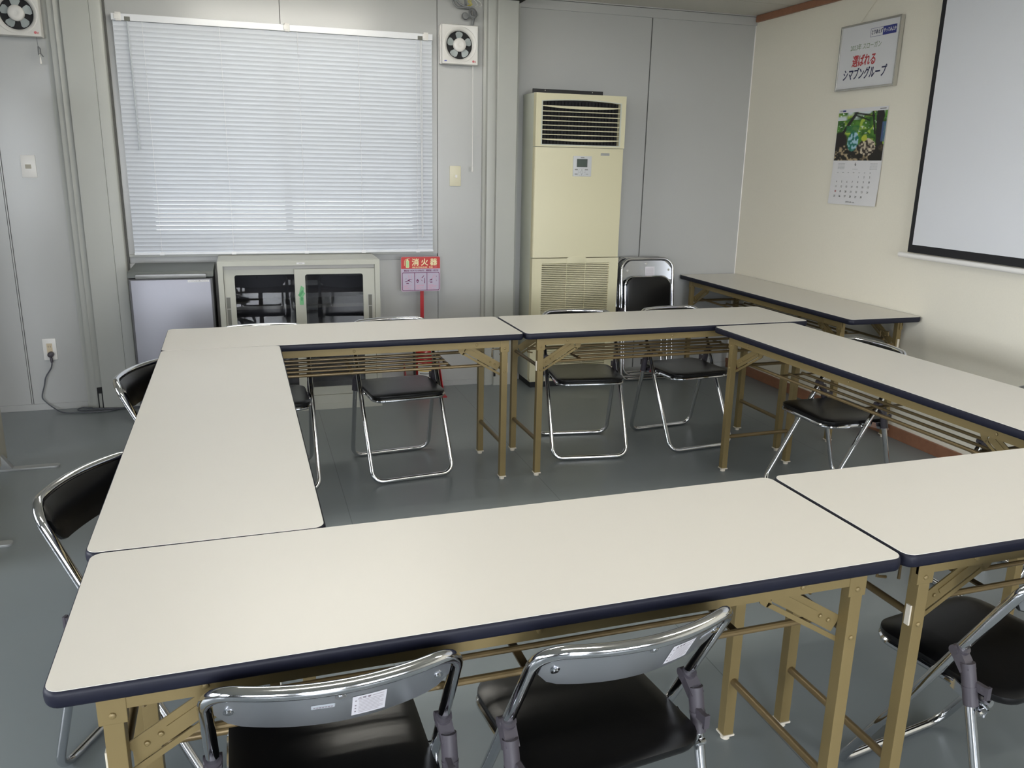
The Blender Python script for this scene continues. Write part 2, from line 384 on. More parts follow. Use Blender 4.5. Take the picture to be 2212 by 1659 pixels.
# window 1 behind the blind
w1 = thing('window_1', None, None); struct(w1)
m = MB(); xm = (WX0+WX1)/2
m.frame([(WX0, WZ0), (WX1, WZ0), (WX1, WZ1), (WX0, WZ1)], [(WX0+.03, WZ0+.03), (WX1-.03, WZ0+.03), (WX1-.03, WZ1-.03), (WX0+.03, WZ1-.03)], YL+.005, YL+.06)
for a, b, y in ((WX0+.03, xm+.02, YL+.03), (xm-.02, WX1-.03, YL+.012)):
    m.frame([(a, WZ0+.03), (b, WZ0+.03), (b, WZ1-.03), (a, WZ1-.03)], [(a+.04, WZ0+.07), (b-.04, WZ0+.07), (b-.04, WZ1-.07), (a+.04, WZ1-.07)], y, y+.016)
m.build('window_frame', 'aluminium', w1, smooth=False)
m = MB(); m.box(WX0+.06, xm, YL+.036, YL+.040, WZ0+.06, WZ1-.06); m.box(xm, WX1-.06, YL+.018, YL+.022, WZ0+.06, WZ1-.06)
m.build('window_pane', 'window_glass', w1, smooth=False)
MB().box(-.655, 1.10, YL-.022, YL, .868, .884).build('window_sill', 'pillar_paint', w1, smooth=False, bevel=.003)
# ground outdoors, seen only through the slits of the blind
struct(MB().box(-30, 30, -40, 45, -.5, -.45).build('ground_outside', 'outdoor_ground', smooth=False))

# ---------------------------------------------------------------- ceiling lamps (above the frame)
def lamp(x, y, label):
    t = thing('ceiling_light', label, 'lamp', (x, y, 0))
    m = MB(); m.prism([(-.11, 2.41), (-.06, 2.365), (.06, 2.365), (.11, 2.41)], -.64, .64, 'YZ'); m.build('housing', 'lamp_white', t, smooth=False)
    for dy in (-.085, .085):
        MB().cyl((-.60, dy, 2.355), (.60, dy, 2.355), .015, 12).build('lamp_tube', 'tube_glow', t)
lamp(.30, 3.88, 'twin tube fluorescent ceiling lamp above the far table by the cabinet')
lamp(.30, .89, 'twin tube fluorescent ceiling lamp above the nearest folding table')
lamp(2.30, .89, 'twin tube fluorescent ceiling lamp above the right near table')

# ---------------------------------------------------------------- tables
HT = .692
def make_table(L):
    t = thing('folding_table', None, 'table'); hx, hy = L/2, .225
    ins = .083 if L < 1.6 else .118
    lx = hx - ins; ly = .182
    # edge band: rounded nose around the top
    m = MB(); prof = [(0.0, -.0005), (.0025, -.0025), (.004, -.007), (.0042, -.014), (.0036, -.021), (.0015, -.026), (-.002, -.028)]
    loops = [rrect(-hx+.004-o, hx-.004+o, -hy+.004-o, hy-.004+o, .022+o, 6) for o, z in prof]
    n = len(loops[0]); v = []; f = []
    for lp, (o, z) in zip(loops, prof): v += [(x, y, HT+z) for x, y in lp]
    for i in range(len(prof)-1):
        for k in range(n): f.append((i*n+k, i*n+(k+1) % n, (i+1)*n+(k+1) % n, (i+1)*n+k))
    f.append(tuple((len(prof)-1)*n+k for k in range(n))[::-1]); m.add(v, f)
    top = MB().prism(rrect(-hx+.004, hx-.004, -hy+.004, hy-.004, .022, 6), HT-.012, HT+.0004).build('tabletop', 'laminate', t, ang=30)
    m.build('edge_band', 'navy_edge', t, ang=60)
    for s in (-1, 1):
        m = MB(); m.box(-lx-.02, lx+.02, s*.192-.003, s*.192+.003, HT-.062, HT-.028); m.box(-lx-.02, lx+.02, min(s*.192, s*.165), max(s*.192, s*.165), HT-.032, HT-.028)
        for x in (-lx+.13, 0, lx-.13): m.lathe([(.006, 0), (.005, .003), (.002, .004)] if s > 0 else [(.006, 0), (.005, -.003), (.002, -.004)], (x, s*.195, HT-.046), 'Y', 10)
        m.build('apron_rail', 'gold_paint', t, smooth=False)
    for sx in (-1, 1):
        for sy in (-1, 1):
            m = MB(); m.box(sx*lx-.014, sx*lx+.014, sy*ly-.014, sy*ly+.014, .016, HT-.03)
            # bracket plate wrapped round the head, rivets
            m.box(sx*lx-.020, sx*lx+.020, sy*ly-.0145 if sy < 0 else sy*ly-.004, sy*ly+.004 if sy < 0 else sy*ly+.0145, HT-.085, HT-.028)
            q = sy*(ly+.0145)
            for zz, xx in ((HT-.070, sx*lx), (.515, sx*lx)): m.lathe([(.006, 0), (.005, sy*.003), (.002, sy*.004)], (xx, q-sy*.0005, zz), 'Y', 10)
            leg = m.build('leg', 'gold_paint', t, smooth=False, bevel=.0012)
            m = MB(); m.box(sx*lx-.0165, sx*lx+.0165, sy*ly-.0165, sy*ly+.0165, .012, .017); m.lathe([(.012, 0), (.012, .012)], (sx*lx, sy*ly, 0), 'Z', 14)
            m.build('foot', 'foot_plastic', leg)
            if sy < 0: MB().box(sx*(lx+.014), sx*(lx+.018), sy*ly-.006, sy*ly+.006, .51, .555).build('bumper', 'foot_plastic', leg, smooth=False)
            # folding brace: slotted plate and thin lower strut
            yb = sy*.168
            a = Vector((sx*(lx-.018), yb, .534)); b = Vector((sx*(lx-.170), yb, .626)); d = (b-a).normalized()
            up = Vector((0, 1, 0)).cross(d); up = up if up.z > 0 else -up
            m = MB(); m.obox(a, b, .003, .037, up); m.obox(a+d*.062, b-d*.004, .0075, .011, up)          # plate with a pressed rib
            a2 = Vector((sx*(lx-.012), yb, .498)); b2 = Vector((sx*(lx-.187), yb, .604)); m.obox(a2, b2, .003, .010, up)      # thin strut below the slot
            hd = [(lx-.160, .640), (lx-.205, .640), (lx-.209, .622), (lx-.203, .608), (lx-.188, .597), (lx-.176, .604), (lx-.181, .614), (lx-.178, .624), (lx-.168, .630)]
            hd = [(sx*x, z) for x, z in hd]; m.prism(hd, yb-.0015, yb+.0015, 'XZ')
            for q2 in (a+d*.024, a+d*.048): m.lathe([(.005, 0), (.004, sy*.003), (.002, sy*.004)], (q2.x, yb+sy*.0018, q2.z), 'Y', 10)
            m.build('folding_brace', 'gold_paint', t, smooth=False)
        MB().cyl((sx*lx, -ly+.012, .172), (sx*lx, ly-.012, .172), .0095, 14).build('leg_crossbar', 'gold_rod', t)
        m = MB(); m.cyl((sx*(lx-.004), -ly+.012, .524), (sx*(lx-.004), ly-.012, .524), .008, 12)
        m.tube([(sx*(lx+.006), -.10, .575), (sx*(lx+.03), -.10, .58), (sx*(lx+.03), -.10, .60), (sx*(lx-.03), -.10, .60), (sx*(lx-.03), -.10, .565)], .0035, 6)
        m.build('fold_latch', 'gold_rod', t)
    m = MB()
    for i in range(5):
        yy = -.15 + .07*i; e = lx-.055 if i in (0, 4) else .435*(L/1.5)
        m.cyl((-e, yy, .541), (e, yy, .541), .0068 if i in (0, 4) else .0058, 10)
    for x in (-.435*L/1.5, .435*L/1.5, 0): m.obox((x, -.15, .535), (x, .13, .535), .016, .004)
    m.build('shelf_rack', 'gold_rod', t)
    return t
def place(t, x, y, th, label, group='folding tables'):
    t.location = (x, y, 0); t.rotation_euler = (0, 0, th); tag(t, label, 'table', group); return t
t15 = make_table(1.5); t18 = make_table(1.8)
place(t15, .4309, 1.3736, .0157, 'nearest folding table, with two chairs tucked under its front edge')
place(copy_tree(t15), 1.9351, 1.3961, .0122, 'folding table beside the nearest one, running off the right edge of the picture')
place(copy_tree(t15), .3891, 3.6200, .0198, 'far folding table in front of the glass door cabinet and the extinguisher')
place(copy_tree(t15), 1.8955, 3.6440, .0138, 'far folding table in front of the tall air conditioner')
place(t18, -.1196, 2.4883, .0122+PI/2, 'folding table forming the left side of the ring')
place(copy_tree(t18), 2.3320, 2.5026, .0257+PI/2, 'folding table forming the right side of the ring, facing the projection screen')
place(copy_tree(t18), 3.1077, 4.3067, -.0021+PI/2, 'folding table pushed into the corner against the cream wall')

# ---------------------------------------------------------------- folding chairs
D = dict(wf=.1905, wr=.1945, yf=.1894, yr=-.2024, yt=-.1795, zt=.680, cb=.046, zp=.469)
RT = .011
def lt(s, z, d=D):
    t = (z-RT)/(d['zt']-RT); return Vector((s*d['wf'], d['yf']+t*(d['yt']-d['yf']), z))
def arc3(p, a, b, r, n=6):
    """round the corner a-p-b with radius r"""
    p, a, b = Vector(p), Vector(a), Vector(b); u = (a-p).normalized(); w = (b-p).normalized()
    ang = u.angle(w); tl = r/math.tan(ang/2); c = p + (u+w).normalized()*(r/math.sin(ang/2))
    s0 = p+u*tl-c; s1 = p+w*tl-c; out = []
    for k in range(n+1):
        t = k/n; th = s0.angle(s1); out.append(c + (s0*math.sin((1-t)*th) + s1*math.sin(t*th))/math.sin(th))
    return out
def seat_mesh(m_pad, m_tube, zt=.407):
    hw, y0, y1 = .168, -.165, .160
    lay = [(.0, zt-.020, 0.0), (.004, zt-.012, 0), (.003, zt-.004, 0), (-.006, zt-.0005, 0), (-.03, zt+.002, 0), (-.08, zt+.004, 0)]
    v = []; f = []
    for o, z, _ in lay:
        v += [(x, y, z) for x, y in rrect(-hw-o, hw+o, y0-o, y1+o, max(.05+o, .01), 6)]
    n = len(v)//len(lay)
    for i in range(len(lay)-1):
        for k in range(n): f.append((i*n+k, i*n+(k+1) % n, (i+1)*n+(k+1) % n, (i+1)*n+k))
    f.append(tuple(range(n))[::-1]); f.append(tuple((len(lay)-1)*n+k for k in range(n)))
    m_pad.add(v, f)
    z = zt-.026; c1 = arc3((-hw, y1, z), (-hw, y0, z), (hw, y1, z), .055); c2 = arc3((hw, y1, z), (-hw, y1, z), (hw, y0, z), .055)
    m_tube.tube([(-hw, y0+.03, z)] + c1 + c2 + [(hw, y0+.03, z)], .0085, 10)
def back_parts(t, d=D, label_kind=0):
    wf = d['wf']; zt = d['zt']
    u = (lt(1, zt, d)-lt(1, .02, d)).normalized(); u.x = 0
    nb = Vector((0, -u.z, u.y))            # away from the sitter
    def pt(x, down, off):                  # point on the bowed back, 'down' metres below the rail axis along the tubes
        c = Vector((x, lt(1, zt, d).y, zt)); bow = -d['cb']*(1-(x/wf)**2)
        return c - u*down + Vector((0, bow, 0)) + nb*off
    nx = 20; hw = wf-.012
    def sheet(m, x_half, top, bot, off, thick, sag=0.0, corner=.03):
        v = []; f = []
        for side in (0, 1):
            for i in range(nx+1):
                x = -x_half + 2*x_half*i/nx; e = abs(x)/x_half
                cut = corner*max(0, (e-.80)/.20)**2.2
                tp = top + cut; bt = bot + sag*(1-e*e) - cut*.9
                for j in range(5):
                    dn = tp + (bt-tp)*j/4; bulge = (0 if side == 0 else thick*(1 - .5*abs(j-2)/2*(j in (0, 4)) ))
                    v.append(pt(x, dn, off + (bulge if thick > 0 else bulge)))
        n1 = (nx+1)*5
        for i in range(nx):
            for j in range(4):
                a = i*5+j; f.append((a, a+5, a+6, a+1)); a += n1; f.append((a, a+1, a+6, a+5))
        for i in range(nx):
            for j in (0, 4): a = i*5+j; f.append((a, a+5, a+5+n1, a+n1))
        for i in (0, nx):
            for j in range(4): a = i*5+j; f.append((a, a+1, a+1+n1, a+n1))
        m.add(v, f)
    m = MB(); sheet(m, hw, .006, .094, .001, .0018, .012); plate = m.build('backrest_plate', 'steel_plate', t)
    m = MB(); sheet(m, hw-.002, .009, .100, -.001, -.016, .012); m.build('backrest_pad', 'black_vinyl', t)
    for x, dn in ((-hw+.022, .050), (0, .020), (hw-.022, .050)):
        m = MB(); c = pt(x, dn, .0035); m.tube([c-nb*.002, c+nb*.0005, c+nb*.0035], .0045, 14); m.tube([c-nb*.002, c+nb*.0015], .0085, 14)
        m.build('screw', 'chrome', plate)
    return pt, nb, u, plate
def chair_label(pt, nb, plate, x0, w=.052, torn=False):
    def q(m, xa, xb, da, db, off, mn):
        n = 4; v = []; f = []
        for i in range(n+1):
            x = xa + (xb-xa)*i/n; v += [pt(x, da, off), pt(x, db, off)]
        for i in range(n): f.append((2*i, 2*i+1, 2*i+3, 2*i+2))
        m.add(v, f, mn)
    # seen from behind the chair, left-right is the chair's own left-right
    m = MB(); q(m, x0, x0+w, .033, .092 if not torn else .090, .0034, 'label_paper')
    for i in range(9):
        d0_ = .046 + i*.0048
        q(m, x0+.010, x0+w-.004-(.006 if i % 3 == 2 else 0), d0_, d0_+.0016, .0037, 'label_print_pale')
    for i in (0, 3, 5, 7): q(m, x0+.004, x0+.0065, .045+i*.0048, .0485+i*.0048, .0038, 'label_print')
    q(m, x0+.030, x0+w-.004, .0385, .0405, .0037, 'label_print_pale')
    P0 = pt(x0+.018, .040, .0037); X = (pt(x0+.03, .04, .0037)-pt(x0+.01, .04, .0037)).normalized(); Z = nb.normalized(); Yv = Z.cross(X)
    Mx = Matrix((( X.x, Yv.x, Z.x, P0.x), (X.y, Yv.y, Z.y, P0.y), (X.z, Yv.z, Z.z, P0.z), (0, 0, 0, 1)))
    text_mb(m, '\u26a0\u6ce8 \u610f', .0058, 'label_print', Mx, bold=.0001, thick=.0001)
    m.build('warning_label', None, plate, smooth=False)
def chair_sticker(pt, plate, x0, w=.034):
    m = MB(); m.add([pt(x0, .040, .0034), pt(x0, .052, .0034), pt(x0+w, .052, .0034), pt(x0+w, .040, .0034)], [(0, 1, 2, 3)], 'clear_sticker')
    for i in range(7):
        a = x0+.003+i*.0042; m.add([pt(a, .0465, .0037), pt(a, .0495, .0037), pt(a+.003, .0495, .0037), pt(a+.003, .0465, .0037)], [(0, 1, 2, 3)], 'label_print')
    m.build('name_sticker', None, plate, smooth=False)
def make_chair(label_x=None, sticker_x=None, torn=False):
    t = thing('folding_chair', None, 'chair'); d = D
    # long frame: front floor bar, slanted legs, bowed top rail
    A, B = lt(-1, RT), lt(1, RT); TL, TR = lt(-1, d['zt']), lt(1, d['zt'])
    pts = arc3(B, A, TR, .05) + [lt(1, .3)]
    top = arc3(TR, B, TL, .05, 8); topl = arc3(TL, TR, A, .05, 8)
    rail = []
    for k in range(1, 14):
        x = (d['wf']-.05)*(1-2*k/14); rail.append(Vector((x, d['yt'], d['zt'])))
    loop = pts + top + rail + topl + [lt(-1, .3)] + arc3(A, TL, B, .05)
    def bow(p):
        e = min(1, max(0, (p.z-(d['zt']-.07))/.07)); return Vector((p.x, p.y - e*d['cb']*(1-(p.x/d['wf'])**2), p.z))
    loop = [bow(p) for p in loop]
    MB().tube(loop, RT, 14, True).build('main_frame', 'chrome', t, ang=60)
    # rear leg frame
    yp = lt(1, d['zp']).y - .0225; top_r = Vector((d['wr'], yp, d['zp']-.012)); top_l = Vector((-d['wr'], yp, d['zp']-.012))
    C, E = Vector((-d['wr'], d['yr'], RT)), Vector((d['wr'], d['yr'], RT))
    MB().tube([top_l] + arc3(C, top_l, E, .05) + arc3(E, C, top_r, .05) + [top_r], RT-.0005, 14).build('leg_frame', 'chrome', t, ang=60)
    m = MB(); m2 = MB(); seat_mesh(m, m2)
    seat = m.build('seat', 'black_vinyl', t, ang=50); m2.build('seat_frame', 'chrome', t)
    for s in (-1, 1):
        m = MB(); x = s*d['wr']; dl = (Vector((x, yp, d['zp']))-Vector((x, d['yr'], RT))).normalized()
        p0 = Vector((x, yp, d['zp'])); m.cyl(p0-dl*.10, p0-dl*.012, .0145, 14); m.cyl(p0-dl*.065, p0-dl*.06, .0155, 14)
        c = lt(s, d['zp']+.004); ta = (lt(s, .6)-lt(s, .3)).normalized()
        m.cyl(c-ta*.016+Vector((0, -.004, 0)), c+ta*.010+Vector((0, -.004, 0)), .0138, 14); m.obox(p0-dl*.03, c+Vector((0, .004, 0)), .026, .022, (0, 1, 0))
        m.cyl(c+Vector((-s*.014, .004, 0)), c+Vector((s*.0155, .004, 0)), .010, 12)
        hk = p0-dl*.055; m.box(hk.x-s*.006-.005, hk.x-s*.006+.005, hk.y-.036, hk.y-.010, hk.z-.010, hk.z+.008); m.box(hk.x-s*.006-.006, hk.x-s*.006+.006, hk.y-.040, hk.y-.034, hk.z-.018, hk.z+.010)
        m.build('hinge_joint', 'hinge_plastic', t, ang=40)
        m = MB(); m.obox((s*.178, -.055, .385), (s*.178, -.135, .360), .004, .022, (0, 0, 1)); m.cyl((s*.172, -.128, .362), (s*.196, -.128, .362), .006, 10); m.cyl((s*.172, lt(1, .372).y, .378), (s*.196, lt(1, .372).y, .378), .006, 10)
        m.build('seat_link', 'chrome', t)
    pt, nb, u, plate = back_parts(t)
    if label_x is not None: chair_label(pt, nb, plate, label_x, torn=torn)
    if sticker_x is not None: chair_sticker(pt, plate, sticker_x)
    return t
CHG = 'folding chairs around the ring of tables'
def put(t, x, y, th, label, group=CHG):
    t.location = (x, y, 0); t.rotation_euler = (0, 0, th); tag(t, label, 'chair', group); return t
n1 = put(make_chair(.018, -.042), .084, 1.288, .020, 'folding chair at the nearest table, clean white warning label centred on its steel back')
n2 = put(make_chair(.045, .115, True), .562, 1.270, .118, 'folding chair at the nearest table, torn worn label near the edge of its back')
base = put(make_chair(), 1.52, 1.241, .157, 'folding chair at the table running off the right edge, black seat seen behind gold legs')
for x, y, th, lab in (
    (.038, 3.677, 3.169, 'folding chair behind the far table, standing in front of the cabinet, beside the fridge'),
    (.641, 3.724, 3.251, 'folding chair behind the far table, in front of the fire extinguisher'),
    (1.589, 3.777, 3.012, 'folding chair behind the far table, in front of the air conditioner grille'),
    (2.169, 3.773, 3.245, 'folding chair behind the far table, between air conditioner and corner table'),
    (-.235, 1.965, -2.03, 'nearer of the two folding chairs on the left side of the ring'),
    (-.223, 3.05, -1.95, 'folding chair on the left side of the ring, close to the fridge'),
    (2.413, 2.895, 1.571, 'folding chair under the right side table, black seat in full view'),
    (2.445, 2.014, 1.571, 'folding chair under the near end of the right side table, almost hidden by tabletops')):
    put(copy_tree(base), x, y, th, lab)
# folded chairs leaning by the air conditioner
def folded_chair():
    t = thing('folded_chair', None, 'chair'); H = .825; w = D['wf']
    A, B, TR, TL = Vector((-w, 0, RT)), Vector((w, 0, RT)), Vector((w, 0, H)), Vector((-w, 0, H))
    cbw = .02
    loop = arc3(B, A, TR, .05) + [Vector((w, 0, .4))] + arc3(TR, B, TL, .07, 8) + [Vector(((w-.07)*(1-2*k/12), 0, H)) for k in range(1, 12)] + arc3(TL, TR, A, .07, 8) + [Vector((-w, 0, .4))] + arc3(A, TL, B, .05)
    loop = [Vector((p.x, p.y + cbw*(1-(p.x/w)**2)*min(1, max(0, (p.z-H+.09)/.09)) - cbw, p.z)) for p in loop]
    MB().tube(loop, RT, 12, True).build('main_frame', 'chrome', t, ang=60)
    wr = w-.026; zr = .50; C, E = Vector((-wr, .002, RT+.03)), Vector((wr, .002, RT+.03))
    MB().tube([Vector((-wr, 0, zr))] + arc3(C, (-wr, 0, zr), E, .05) + arc3(E, C, (wr, 0, zr), .05) + [Vector((wr, 0, zr))], RT-.001, 12).build('leg_frame', 'chrome', t, ang=60)
    m = MB(); m.prism(rrect(-.160, .160, .36, .70, .06, 6), -.030, -.052, 'XZ'); m.build('seat', 'black_vinyl', t, bevel=.006)
    m = MB(); m.tube([(-.164, -.026, .40)] + arc3((-.164, -.026, .705), (-.164, -.026, .4), (.164, -.026, .705), .06) + arc3((.164, -.026, .705), (-.164, -.026, .705), (.164, -.026, .4), .06) + [(.164, -.026, .40)], .008, 10); m.build('seat_frame', 'chrome', t)
    def pt(x, down, off=0): return Vector((x, cbw*(1-(x/w)**2) - cbw - off, H-down))
    hw = w-.010; nx = 16; m = MB(); v = []; f = []
    for side, off in ((0, .000), (1, .003)):
        for i in range(nx+1):
            x = -hw+2*hw*i/nx; e = abs(x)/hw; cut = .055*max(0, (e-.62)/.38)**2
            tp, bt = .012+cut, .122-.028*(1-e*e)+.02; v += [pt(x, tp, off), pt(x, bt, off)]
    n1_ = 2*(nx+1)
    for i in range(nx):
        a = 2*i; f += [(a, a+2, a+3, a+1), (n1_+a, n1_+a+1, n1_+a+3, n1_+a+2), (a, a+2, n1_+a+2, n1_+a), (a+1, a+3, n1_+a+3, n1_+a+1)]
    m.add(v, f); plate = m.build('backrest_plate', 'steel_plate', t)
    for x, dn in ((-hw+.035, .075), (0, .032), (hw-.02, .075)):
        m = MB(); c = pt(x, dn, .003); m.tube([c, c+Vector((0, -.005, 0))], .004, 10); m.tube([c, c+Vector((0, -.003, 0))], .008, 12); m.build('screw', 'chrome', plate)
    for s in (-1, 1):
        m = MB(); m.box(s*w-.016, s*w+.016, -.04, .014, .462, .50); m.cyl((s*w, -.004, .42), (s*w, -.004, .47), .0145, 12); m.box(s*(w+.014)-.006, s*(w+.014)+.006, -.02, .012, .44, .49)
        m.build('hinge_joint', 'hinge_plastic', t, bevel=.003)
    return t, pt, plate
fc, pt, plate = folded_chair()
m = MB(); n_ = []
def fq(xa, xb, da, db, off, mn): m.add([pt(xa, da, off), pt(xa, db, off), pt(xb, db, off), pt(xb, da, off)], [(0, 1, 2, 3)], mn)
fq(-.008, .062, .052, .116, .0042, 'label_paper')
for i in range(8): fq(-.002, .054, .066+i*.006, .068+i*.006, .0046, 'label_print_pale')
fq(.012, .045, .0565, .060, .0046, 'label_print'); fq(-.055, -.018, .056, .064, .0044, 'clear_sticker')
m.build('warning_label', None, plate, smooth=False)
LEAN = math.radians(6.5)
def putf(t, x, y, lab):
    t.location = (x, y, 0.0); t.rotation_euler = (-LEAN, 0, 0); tag(t, lab, 'chair', 'folded chairs leaning by the air conditioner')
putf(fc, 2.557, 4.99, 'folded chair beside the air conditioner, front one of two, paper label on its back')
fc2, p2, pl2 = folded_chair(); putf(fc2, 2.545, 5.05, 'folded chair leaning by the air conditioner, second in its stack, mostly hidden')

# ---------------------------------------------------------------- blind
bx0, bx1 = -.626, 1.093; YB = 5.104
bl = thing('venetian_blind', 'white venetian blind hanging closed over the window', 'blind', (0, 0, 0))
MB().box(bx0, bx1, YB-.014, YB+.014, 2.113, 2.147).build('headrail', 'blind_rail', bl, smooth=False, bevel=.002)
m = MB(); PITCHB = .02315; NS = 53; TH = math.radians(67)
for i in range(NS):
    zc = 2.106 - .006 - PITCHB*i; v = []
    for k in range(7):
        s = -1 + 2*k/6; a = .0125*s; c = .0018*(1-s*s)
        # room edge up, outer edge down; the crown bulges up and out
        yy = YB + a*math.cos(TH) + c*math.sin(TH); zz = zc - a*math.sin(TH) + c*math.cos(TH)
        v += [(bx0+.004, yy, zz), (bx1-.002, yy, zz)]
    m.add(v, [(2*k, 2*k+1, 2*k+3, 2*k+2) for k in range(6)])
m.build('slats', 'blind_white', bl, ang=80)
MB().box(bx0+.003, bx1-.001, YB-.012, YB+.010, .884, .896).build('bottom_rail', 'blind_rail', bl, smooth=False, bevel=.003)
for xx in (-.478, -.09, .322, .66, .995):
    m = MB(); m.tube([(xx, YB-.0085, 2.113), (xx, YB-.0085, .89)], .0011, 5); m.box(xx-.012, xx+.012, YB-.014, YB-.010, .882, .898); m.build('ladder_cord', 'blind_cord', bl)
m = MB(); m.tube([(-.548, YB-.018, 2.11), (-.543, YB-.024, 1.46)], .0042, 8); m.cyl((-.543, YB-.024, 1.475), (-.543, YB-.024, 1.455), .006, 8); m.build('tilt_wand', 'clear_sticker', bl)
m = MB(); m.tube([(1.018, YB-.017, 2.11), (1.02, YB-.02, .97)], .0022, 6); m.tube([(1.026, YB-.017, 2.11), (1.026, YB-.02, .98)], .0018, 6); m.build('lift_cord', 'blind_cord', bl)
for xx in (-.592, .268, 1.052):
    m = MB(); m.box(xx-.014, xx+.014, YB-.019, YB+.014, 2.110, 2.154); m.box(xx-.020, xx+.006, YB-.022, YB-.015, 2.118, 2.145); m.build('bracket', 'white_plastic', bl, bevel=.003)
for xx in (-.548, 1.018): MB().box(xx-.014, xx+.014, YB-.0155, YB-.013, 2.112, 2.133).build('tilter_box', 'handle_recess', bl, smooth=False)

# ---------------------------------------------------------------- ventilating fans
def make_fan():
    t = thing('ventilating_fan', None, 'fan'); h = .111; n = 48
    # plate with a dished round mouth; front face at y = -.06, wall at y = 0
    def sq(k, hh):   # point on a square outline at angle
        a = 2*PI*k/n; c, s = math.cos(a), math.sin(a); q = max(abs(c), abs(s)); return (hh*c/q, hh*s/q)
    m = MB(); v = []; f = []
    rings = []
    for hh, yy in ((h, -.018), (h, -.052), (h-.004, -.060)): rings.append([(*sq(k, hh), yy) for k in range(n)])
    for r, yy in ((.103, -.0600), (.101, -.0592), (.097, -.061), (.090, -.059), (.083, -.052), (.078, -.040)): rings.append([(r*math.cos(2*PI*k/n), r*math.sin(2*PI*k/n), yy) for k in range(n)])
    for rg in rings: v += [(x, y, z) for x, z, y in rg]
    for i in range(len(rings)-1):
        for k in range(n): f.append((i*n+k, i*n+(k+1) % n, (i+1)*n+(k+1) % n, (i+1)*n+k))
    m.add(v, f); m.build('fan_cover', 'white_plastic', t, ang=40)
    m = MB(); m.box(-h-.004, h-.004, -.03, 0, -h+.004, h-.006); m.build('fan_housing', 'white_plastic', t, bevel=.002)
    MB().lathe([(.0785, -.0315), (.0785, -.031)], (0, 0, 0), 'Y', 40).build('throat', 'dark_void', t)
    m = MB()
    for k in range(5):
        a0 = 2*PI*k/5 + .35; pts = []
        for r, da, dy in ((.030, -.30, -.036), (.045, -.34, -.035), (.062, -.40, -.034), (.072, -.30, -.034), (.0745, -.05, -.037), (.0735, .18, -.040), (.066, .34, -.042), (.050, .38, -.042), (.034, .34, -.041)):
            pts.append((r*math.cos(a0+da), dy, r*math.sin(a0+da)))
        nn = len(pts); m.add(pts + [(p[0], p[1]+.0015, p[2]) for p in pts], [tuple(range(nn)), tuple(range(nn, 2*nn))[::-1]] + [(i, (i+1) % nn, nn+(i+1) % nn, nn+i) for i in range(nn)])
    m.build('blades', 'fan_blade', t, smooth=False)
    m = MB().lathe([(.0385, -.036), (.0385, -.050), (.036, -.0555), (.026, -.0585), (.012, -.060), (.011, -.0593), (.003, -.0595)], (0, 0, 0), 'Y', 32); m.build('hub', 'white_plastic', t, ang=50)
    m = MB(); m.prism([(-.097, -.096), (-.083, -.096), (-.080, -.090), (-.094, -.090)], -.0606, -.0600, 'XZ', 'fan_blue')
    m.prism([(.078+.007*math.cos(a)+.003, -.090+.007*math.sin(a)) for a in [2*PI*k/8 for k in range(8)]], -.0606, -.0600, 'XZ', 'fan_red')
    m.obox((.088, -.0604, -.097), (.097, -.0604, -.086), .0006, .0022, (1, 0, -1), 'fan_red'); m.obox((.088, -.0604, -.086), (.097, -.0604, -.097), .0006, .0022, (1, 0, 1), 'fan_red')
    m.build('brand_marks', None, t, smooth=False)
    return t
fan = make_fan(); fan.location = (1.2575, YL, 2.0995)
tag(fan, 'white ventilating fan above the ivory switch, long pull cord hanging below', 'fan', 'ventilating fans')
fanl = copy_tree(fan); fanl.location = (-1.069, YL, 2.1165); tag(fanl, 'white ventilating fan in the upper left corner, short knotted pull cord', 'fan', 'ventilating fans')
m = MB(); m.tube([(.082, -.045, -.111), (.0835, -.045, -.40), (.083, -.045, -.70)], .0016, 6); m.lathe([(.002, .02), (.004, .012), (.0055, -.008), (.004, -.013)], (.083, -.045, -.715), 'Z', 12); m.build('pull_cord', 'white_plastic', fan)
m = MB(); m.tube([(.080, -.045, -.111), (.083, -.045, -.155)], .0014, 6, mname='cable_grey')
m.tube([(.083, -.045, -.155), (.092, -.047, -.165), (.092, -.046, -.19), (.101, -.045, -.203), (.090, -.044, -.187), (.081, -.044, -.195), (.083, -.046, -.165), (.083, -.045, -.155)], .0035, 6, mname='cable_grey')
m.lathe([(.002, .02), (.004, .010), (.0055, -.010), (.004, -.015)], (.087, -.047, -.225), 'Z', 12, 'white_plastic'); m.tube([(.085, -.045, -.19), (.087, -.047, -.206)], .0016, 6, mname='cable_white'); m.build('pull_cord', None, fanl)
# loose cables above the fan
cb = thing('cable_bundle', 'bundle of loose grey cables with yellow and white wires above the right fan', 'cable', (0, 0, 0))
ya = YL-.03
m = MB()
m.tube([(1.215, ya, 2.40), (1.215, ya, 2.36), (1.225, ya, 2.325), (1.25, ya-.005, 2.305), (1.285, ya-.01, 2.308), (1.315, ya-.015, 2.305)], .006, 8)
m.tube([(1.228, ya, 2.41), (1.232, ya, 2.36), (1.25, ya-.01, 2.33), (1.28, ya-.012, 2.315), (1.32, ya-.02, 2.31)], .006, 8)
m.tube([(1.35, ya, 2.30), (1.352, ya+.005, 2.27), (1.345, ya+.012, 2.235), (1.335, ya+.01, 2.205)], .008, 8)
m.tube([(1.30, ya, 2.41), (1.285, ya-.02, 2.36), (1.29, ya-.03, 2.32)], .007, 8)
m.build('grey_cable', 'cable_grey', cb)
m = MB()
for dx, r in ((0, .026), (.004, .024), (-.003, .022)): m.tube([(1.333+dx+r*math.cos(a)*.75, ya-.035+.012*math.sin(a)+dx, 2.275+r*math.sin(a)) for a in [2*PI*k/20 for k in range(20)]], .006, 8, True)
